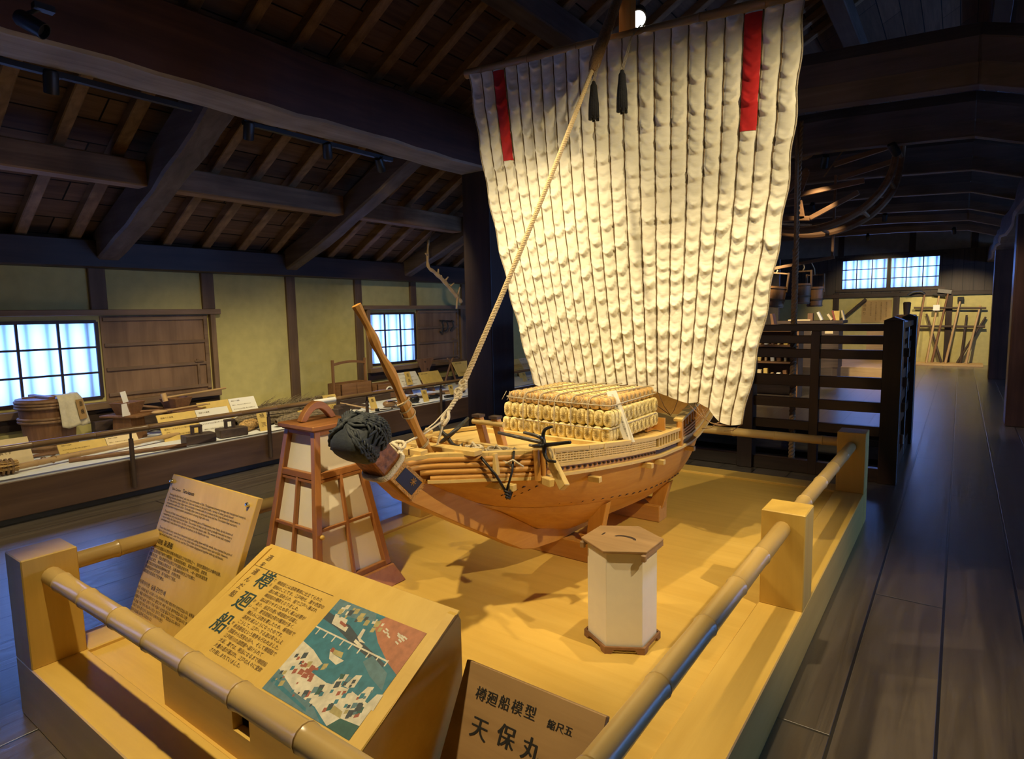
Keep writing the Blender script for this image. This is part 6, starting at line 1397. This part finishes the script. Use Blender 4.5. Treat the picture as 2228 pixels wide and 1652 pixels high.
# ---------------------------------------------------------------- buckets hung from a bar
def bucket(x, y, z, label, r=.112, h=.27, tilt=0.0):
    o = thing('wooden_bucket', (x, y, z), label, 'bucket', 'hanging wooden buckets'); M_ = Matrix.Rotation(tilt, 3, 'Y')
    m = MB(); m.lathe([(r * .84, 0), (r, h), (r * .92, h), (r * .78, .02), (.001, .02)], (x, y, z), 22, M_); m.build('staves', wood('bucket_wood', (.26, .12, .045), (.44, .22, .09), 'z', 2, rough=.5), o, smooth=True)
    for f in (.06, .34, .40, .90):
        rr = lerp(r * .84, r, f) + .004; m = MB(); m.tube([Vector((x, y, z)) + M_ @ Vector((rr * cos(a), rr * sin(a), h * f)) for a in [2 * pi * i / 24 for i in range(25)]], .007, 6); m.build('hoop', RAFT['x'], o, smooth='all')
    m = MB()
    for s in (-1, 1): m.beam(Vector((x, y, z)) + M_ @ Vector((s * r * .98, 0, h * .75)), Vector((x, y, z)) + M_ @ Vector((s * r * .95, 0, h * 1.65)), .022, .04, (0, 1, 0))
    m.beam(Vector((x, y, z)) + M_ @ Vector((-r, 0, h * 1.6)), Vector((x, y, z)) + M_ @ Vector((r, 0, h * 1.6)), .02, .02); m.build('bail', RAFT['z'], o, bevel=.002); return o
bucket(-1.735, 9.0, 1.56, 'hanging wooden bucket right behind the thick rope'); bucket(-1.64, 9.35, 1.52, 'hanging wooden bucket half hidden behind the nearer bucket')
bucket(-2.07, 9.0, 1.52, 'tilted wooden bucket hanging nearest the sail edge', .115, .29, .12)
m = MB(); m.beam((-2.25, 9.0, 2.03), (-1.36, 9.0, 2.155), .035, .04); m.beam((-1.385, 9.0, 2.14), (-1.385, 9.05, 3.2), .03, .03, (0, 1, 0)); m.beam((-2.2, 9.0, 2.04), (-2.2, 9.05, 3.2), .03, .03, (0, 1, 0)); tag(m.build('hanging_bar', BROWN['x'], bevel=.003), 'thin wooden hanging bar that carries the buckets', 'bar')
for x, y, z0, lab in ((-1.735, 9.0, 2.09, 'pale cord tying the nearer bucket to the bar'), (-1.64, 9.3, 2.10, 'pale cord tying the half hidden bucket to the bar'), (-2.07, 9.0, 2.05, 'thin cord tying the tilted bucket to the bar')):
    m = MB(); zb = {-1.735: 1.995, -1.64: 1.955, -2.07: 1.985}[x]; m.tube([(x, 9.0, z0 + .02), (x + .02, lerp(9.0, y, .5), (z0 + zb) / 2), (x, y, zb)], .008, 6); tag(m.build('bucket_cord', ROPE, smooth='all'), lab, 'cord', 'cords of the hanging buckets')
# dark partition behind the buckets
m = MB(); m.box(-4.3, -3.02, 13.4, 13.5, 0, 2.5); o_ = m.build('wall_partition', DADO); struct(o_)
# ---------------------------------------------------------------- shelf unit by the sail and bench with books
t = thing('display_shelf', (-2.72, 11.2, 0), 'open wooden shelf unit full of small pale things left of the hoist rope', 'shelf'); m = MB()
for z in (.30, .58, .86, 1.12): m.box(-3.3, -2.16, 11.0, 11.4, z, z + .03)
m.build('shelf_board', BROWN['x'], t, bevel=.003)
for x in (-3.3, -2.18): m = MB(); m.box(x, x + .03, 11.0, 11.4, 0, 1.15); m.build('side_panel', BROWN['z'], t)
m = MB(); m.box(-3.3, -2.16, 11.39, 11.41, 0, 1.15); m.build('back_panel', DARKT['x'], t)
rnd = random.Random(41); cols = [PALE['z'], PAPERW, BROWN['z'], PAPERP, PAPERY]
for si, z in enumerate((.33, .61, .89)):
    for k in range(9):
        x = -3.1 + k * .105; w_, h_ = rnd.uniform(.03, .075), rnd.uniform(.07, .17); m = MB(); m.cbox((x, 11.10, z + h_ / 2 + .002), (w_, .09, h_), Matrix.Rotation(rnd.uniform(-.16, .16), 3, 'Y') if h_ > .12 else None)
        o_ = m.build('shelf_trinket', cols[(k + si) % 5], bevel=.006); tag(o_, '%s small item from the left on the %s board of the shelf unit' % (ORD[k], ('bottom', 'middle', 'upper')[si]), 'trinket', 'small items on the shelf unit')
m = MB(); m.prism([(-2.60, 11.1, 1.152), (-2.45, 11.1, 1.152), (-2.44, 11.1, 1.19), (-2.55, 11.1, 1.19), (-2.60, 11.1, 1.42), (-2.64, 11.1, 1.42)], (0, .2, 0)); tag(m.build('wooden_chair_model', BROWN['z'], bevel=.004), 'small chair shaped wooden piece on the shelf top beside the sail', 'ornament')
t = thing('display_bench', (-2.2, 13.2, 0), 'dark display bench beyond the railing carrying books and boards', 'bench'); m = MB(); m.box(-2.95, -1.78, 13.0, 13.6, 1.20, 1.26); m.build('bench_top', DARKT['x'], t, bevel=.004)
m = MB(); m.box(-2.9, -1.85, 13.05, 13.55, .35, 1.20); m.build('bench_body', DARKT['x'], t)
for x in (-2.88, -1.9): m = MB(); m.box(x - .04, x + .04, 13.05, 13.5, 0, .36); m.build('leg', DARKT['z'], t)
for i, (x, w_, h_, mt, tl, lab) in enumerate(((-2.36, .09, .14, BROWN['z'], 0, 'small brown block standing on the dark bench'), (-2.20, .04, .17, PAPERW, -.45, 'white book leaning on the dark bench left of the pile'), (-2.03, .04, .13, PAPERP, -.6, 'grey leaning book at the left of the book group on the bench'), (-1.97, .03, .19, plain('red_book', (.3, .06, .04), .6), -.25, 'red leaning book in the group on the bench'), (-1.92, .10, .18, PAPERY, 0, 'yellow book facing front in the group on the bench'), (-1.82, .03, .19, PAPERP, -.25, 'tan book leaning at the right end of the bench'))):
    m = MB(); m.cbox((x, 13.12 + .03 * i, 1.262 + h_ / 2), (w_, .12, h_), Matrix.Rotation(tl, 3, 'Y')); tag(m.build('book', mt), lab, 'book', 'books on the far bench')
m = MB(); m.box(-2.75, -2.35, 13.02, 13.3, 1.26, 1.285); tag(m.build('open_folder', PAPERP), 'pale flat folder lying at the left of the far bench', 'folder')
for x, z, lab in ((-2.26, 1.05, 'small white notice on the bench front left of the baluster'), (-2.02, 1.06, 'small tan notice on the bench front right of the baluster')):
    m = MB(); m.box(x - .07, x + .07, 13.044, 13.049, z - .05, z + .05); tag(m.build('notice', PAPERW if x < -2.1 else PAPERP), lab, 'notice')
m = MB(); m.box(-3.3, -1.0, 14.0, 16.2, 0, .30); tag(m.build('low_stage', PALE['x'], bevel=.006), 'low pale stage behind the stair railing', 'stage')
m = MB(); m.box(-1.75, -1.0, 16.4, 16.5, 0, 1.0); tag(m.build('panel_board', PALE['x']), 'tall tan display panel standing behind the stair railing', 'panel'); 
# ---------------------------------------------------------------- far wall: poster, tools, mortar
t = thing('wall_poster', (-1.87, YF - .03, 1.08), 'tan paper poster with vertical writing on the far wall', 'poster'); m = MB(); m.box(-2.20, -1.50, YF - .026, YF - .014, 1.08, 1.68); pn = m.build('sheet', plain('tan_poster', (.42, .27, .10), .8, nz=.06, sc=8), t); m = MB()
for i, ch in enumerate('酒造り'): m.text(ch, .09, (-2.18, YF - .026, 1.52 - .11 * i), (1, 0, 0), (0, 0, -1), N=(0, -1, 0))
for c_, (x, n_) in enumerate(((-2.0, 9), (-1.88, 12), (-1.76, 12), (-1.64, 10))):
    for i in range(n_): m.text('酒米水麹桶杜氏蔵樽仕込船'[(i + c_) % 12], .036, (x, YF - .026, 1.60 - .042 * i), (1, 0, 0), (0, 0, -1), N=(0, -1, 0))
m.build('lettering', INKB, pn)
def hoe(a, b, label, head, mat=PALE['z']):
    a, b = Vector(a), Vector(b); o = thing('long_handled_tool', a, label, 'tool', 'long handled tools at the far wall'); m = MB(); m.tube([a, b], [.030, .022], 9); m.build('handle', mat, o, smooth=True)
    m = MB()
    if head == 'blade': m.cbox(b + Vector((-.08, 0, .02)), (.30, .06, .10), Matrix.Rotation(.15, 3, 'Y'))
    elif head == 'hook': m.tube(smooth_path([b, b + Vector((-.08, -.02, .06)), b + Vector((-.25, -.03, .05)), b + Vector((-.36, -.03, -.02))], 4), .03, 7)
    elif head == 'block': m.cbox(b, (.13, .11, .10))
    else: m.tube([b + Vector((-.14, 0, .03)), b + Vector((.14, 0, -.02))], .022, 7)
    if head: m.build('head', IRON if head != 'blade' else STEELD, o, bevel=.004 if head != 'hook' else 0)
    return o
yw = YF - .10
hoe((-.66, 18.95, .05), (-.47, yw, 1.75), 'long handled tool with a white tag, leftmost pale shaft at the far wall', 'bar'); hoe((-.26, 18.95, .05), (-.02, yw, 1.66), 'middle pale shafted tool with a dark square head at the far wall', 'block'); hoe((.16, 18.95, .05), (.38, yw, 1.48), 'rightmost pale shafted tool leaning on the far wall', '')
hoe((-.95, 19.0, .05), (-.78, yw, 1.80), 'dark shafted tool with a pale hooked blade at the far wall', 'hook', BROWN['z']); hoe((-.55, 19.1, .05), (-.28, yw, 1.84), 'brown shafted hoe with a pale flat blade at the far wall', 'blade', BROWN['z'])
hoe((-.35, 19.1, .05), (-.72, yw, 1.3), 'dark stick leaning left behind the pale tools', '', DARKT['z']); hoe((.05, 19.1, .05), (.12, yw, 1.25), 'dark stick leaning between the two right pale tools', '', DARKT['z']); hoe((-.02, 19.1, .05), (.5, yw, 1.2), 'dark stick leaning right behind the rightmost pale tool', '', DARKT['z'])
m = MB(); m.box(-.58, -.44, 19.04, 19.045, 1.38, 1.52); tag(m.build('paper_tag', PAPERW), 'square white paper tag on the leftmost pale tool', 'tag')
m = MB(); m.tube([(-1.0, YF - .13, 1.46), (.5, YF - .13, 1.42)], .025, 8); tag(m.build('tool_bar', DARKT['x'], smooth=True), 'upper dark bar that holds the tools at the far wall', 'bar', 'bars behind the tools')
m = MB(); m.tube([(-1.0, YF - .13, .98), (.5, YF - .13, .96)], .03, 8); tag(m.build('tool_bar', DARKT['x'], smooth=True), 'lower dark bar that holds the tools at the far wall', 'bar', 'bars behind the tools')
t = thing('wooden_mortar', (-1.02, 17.0, 0), 'brown wooden mortar with a pestle standing behind the railing corner', 'mortar'); m = MB(); m.lathe([(.16, 0), (.12, .5), (.10, .9), (.17, 1.10), (.20, 1.30), (.17, 1.31), (.12, 1.2)], (-1.02, 17.0, 0), 18); m.build('mortar_body', BROWN['z'], t, smooth=True); m = MB(); m.lathe([(.05, 1.2), (.07, 1.42), (.08, 1.58), (.06, 1.60)], (-1.02, 17.0, 0), 12); m.build('pestle', DARKT['z'], t, smooth=True)

# lamps over the far displays
spot_head((-.2, 16.6, 3.05), (-.1, YF, .6), 420, 60, .6, 'black spotlight under the far crossing beam aimed at the tools', WARM)
spot_head((-1.8, 16.4, 3.05), (-1.9, YF, 1.3), 200, 60, .6, 'black spotlight under the far crossing beam aimed at the poster', WARM)
spot_head((-2.3, 8.0, 3.05), (-2.6, 11.2, .7), 700, 50, .6, 'black spotlight above the stair opening aimed at the shelf unit', WARM)
spot_head((-1.3, 7.7, 3.05), (-1.8, 9.2, 1.6), 60, 46, .6, 'black spotlight above the stair opening aimed at the buckets', WARM)
spot_head((-2.0, 11.0, 3.05), (-2.2, 13.4, 1.1), 260, 60, .6, 'black spotlight beyond the shelf unit aimed at the dark bench', WARM)
spot_head((-1.2, 13.2, 3.05), (-1.6, 15.4, .5), 160, 70, .6, 'black spotlight beyond the bench aimed at the low stage', WARM)
spot_head((-.6, 7.6, 3.05), (.75, 9.7, .8), 110, 50, .7, 'added spotlight near the kinked beam brightening the red brown pillar', WARM)  # lamp added only to warm and brighten the pillar
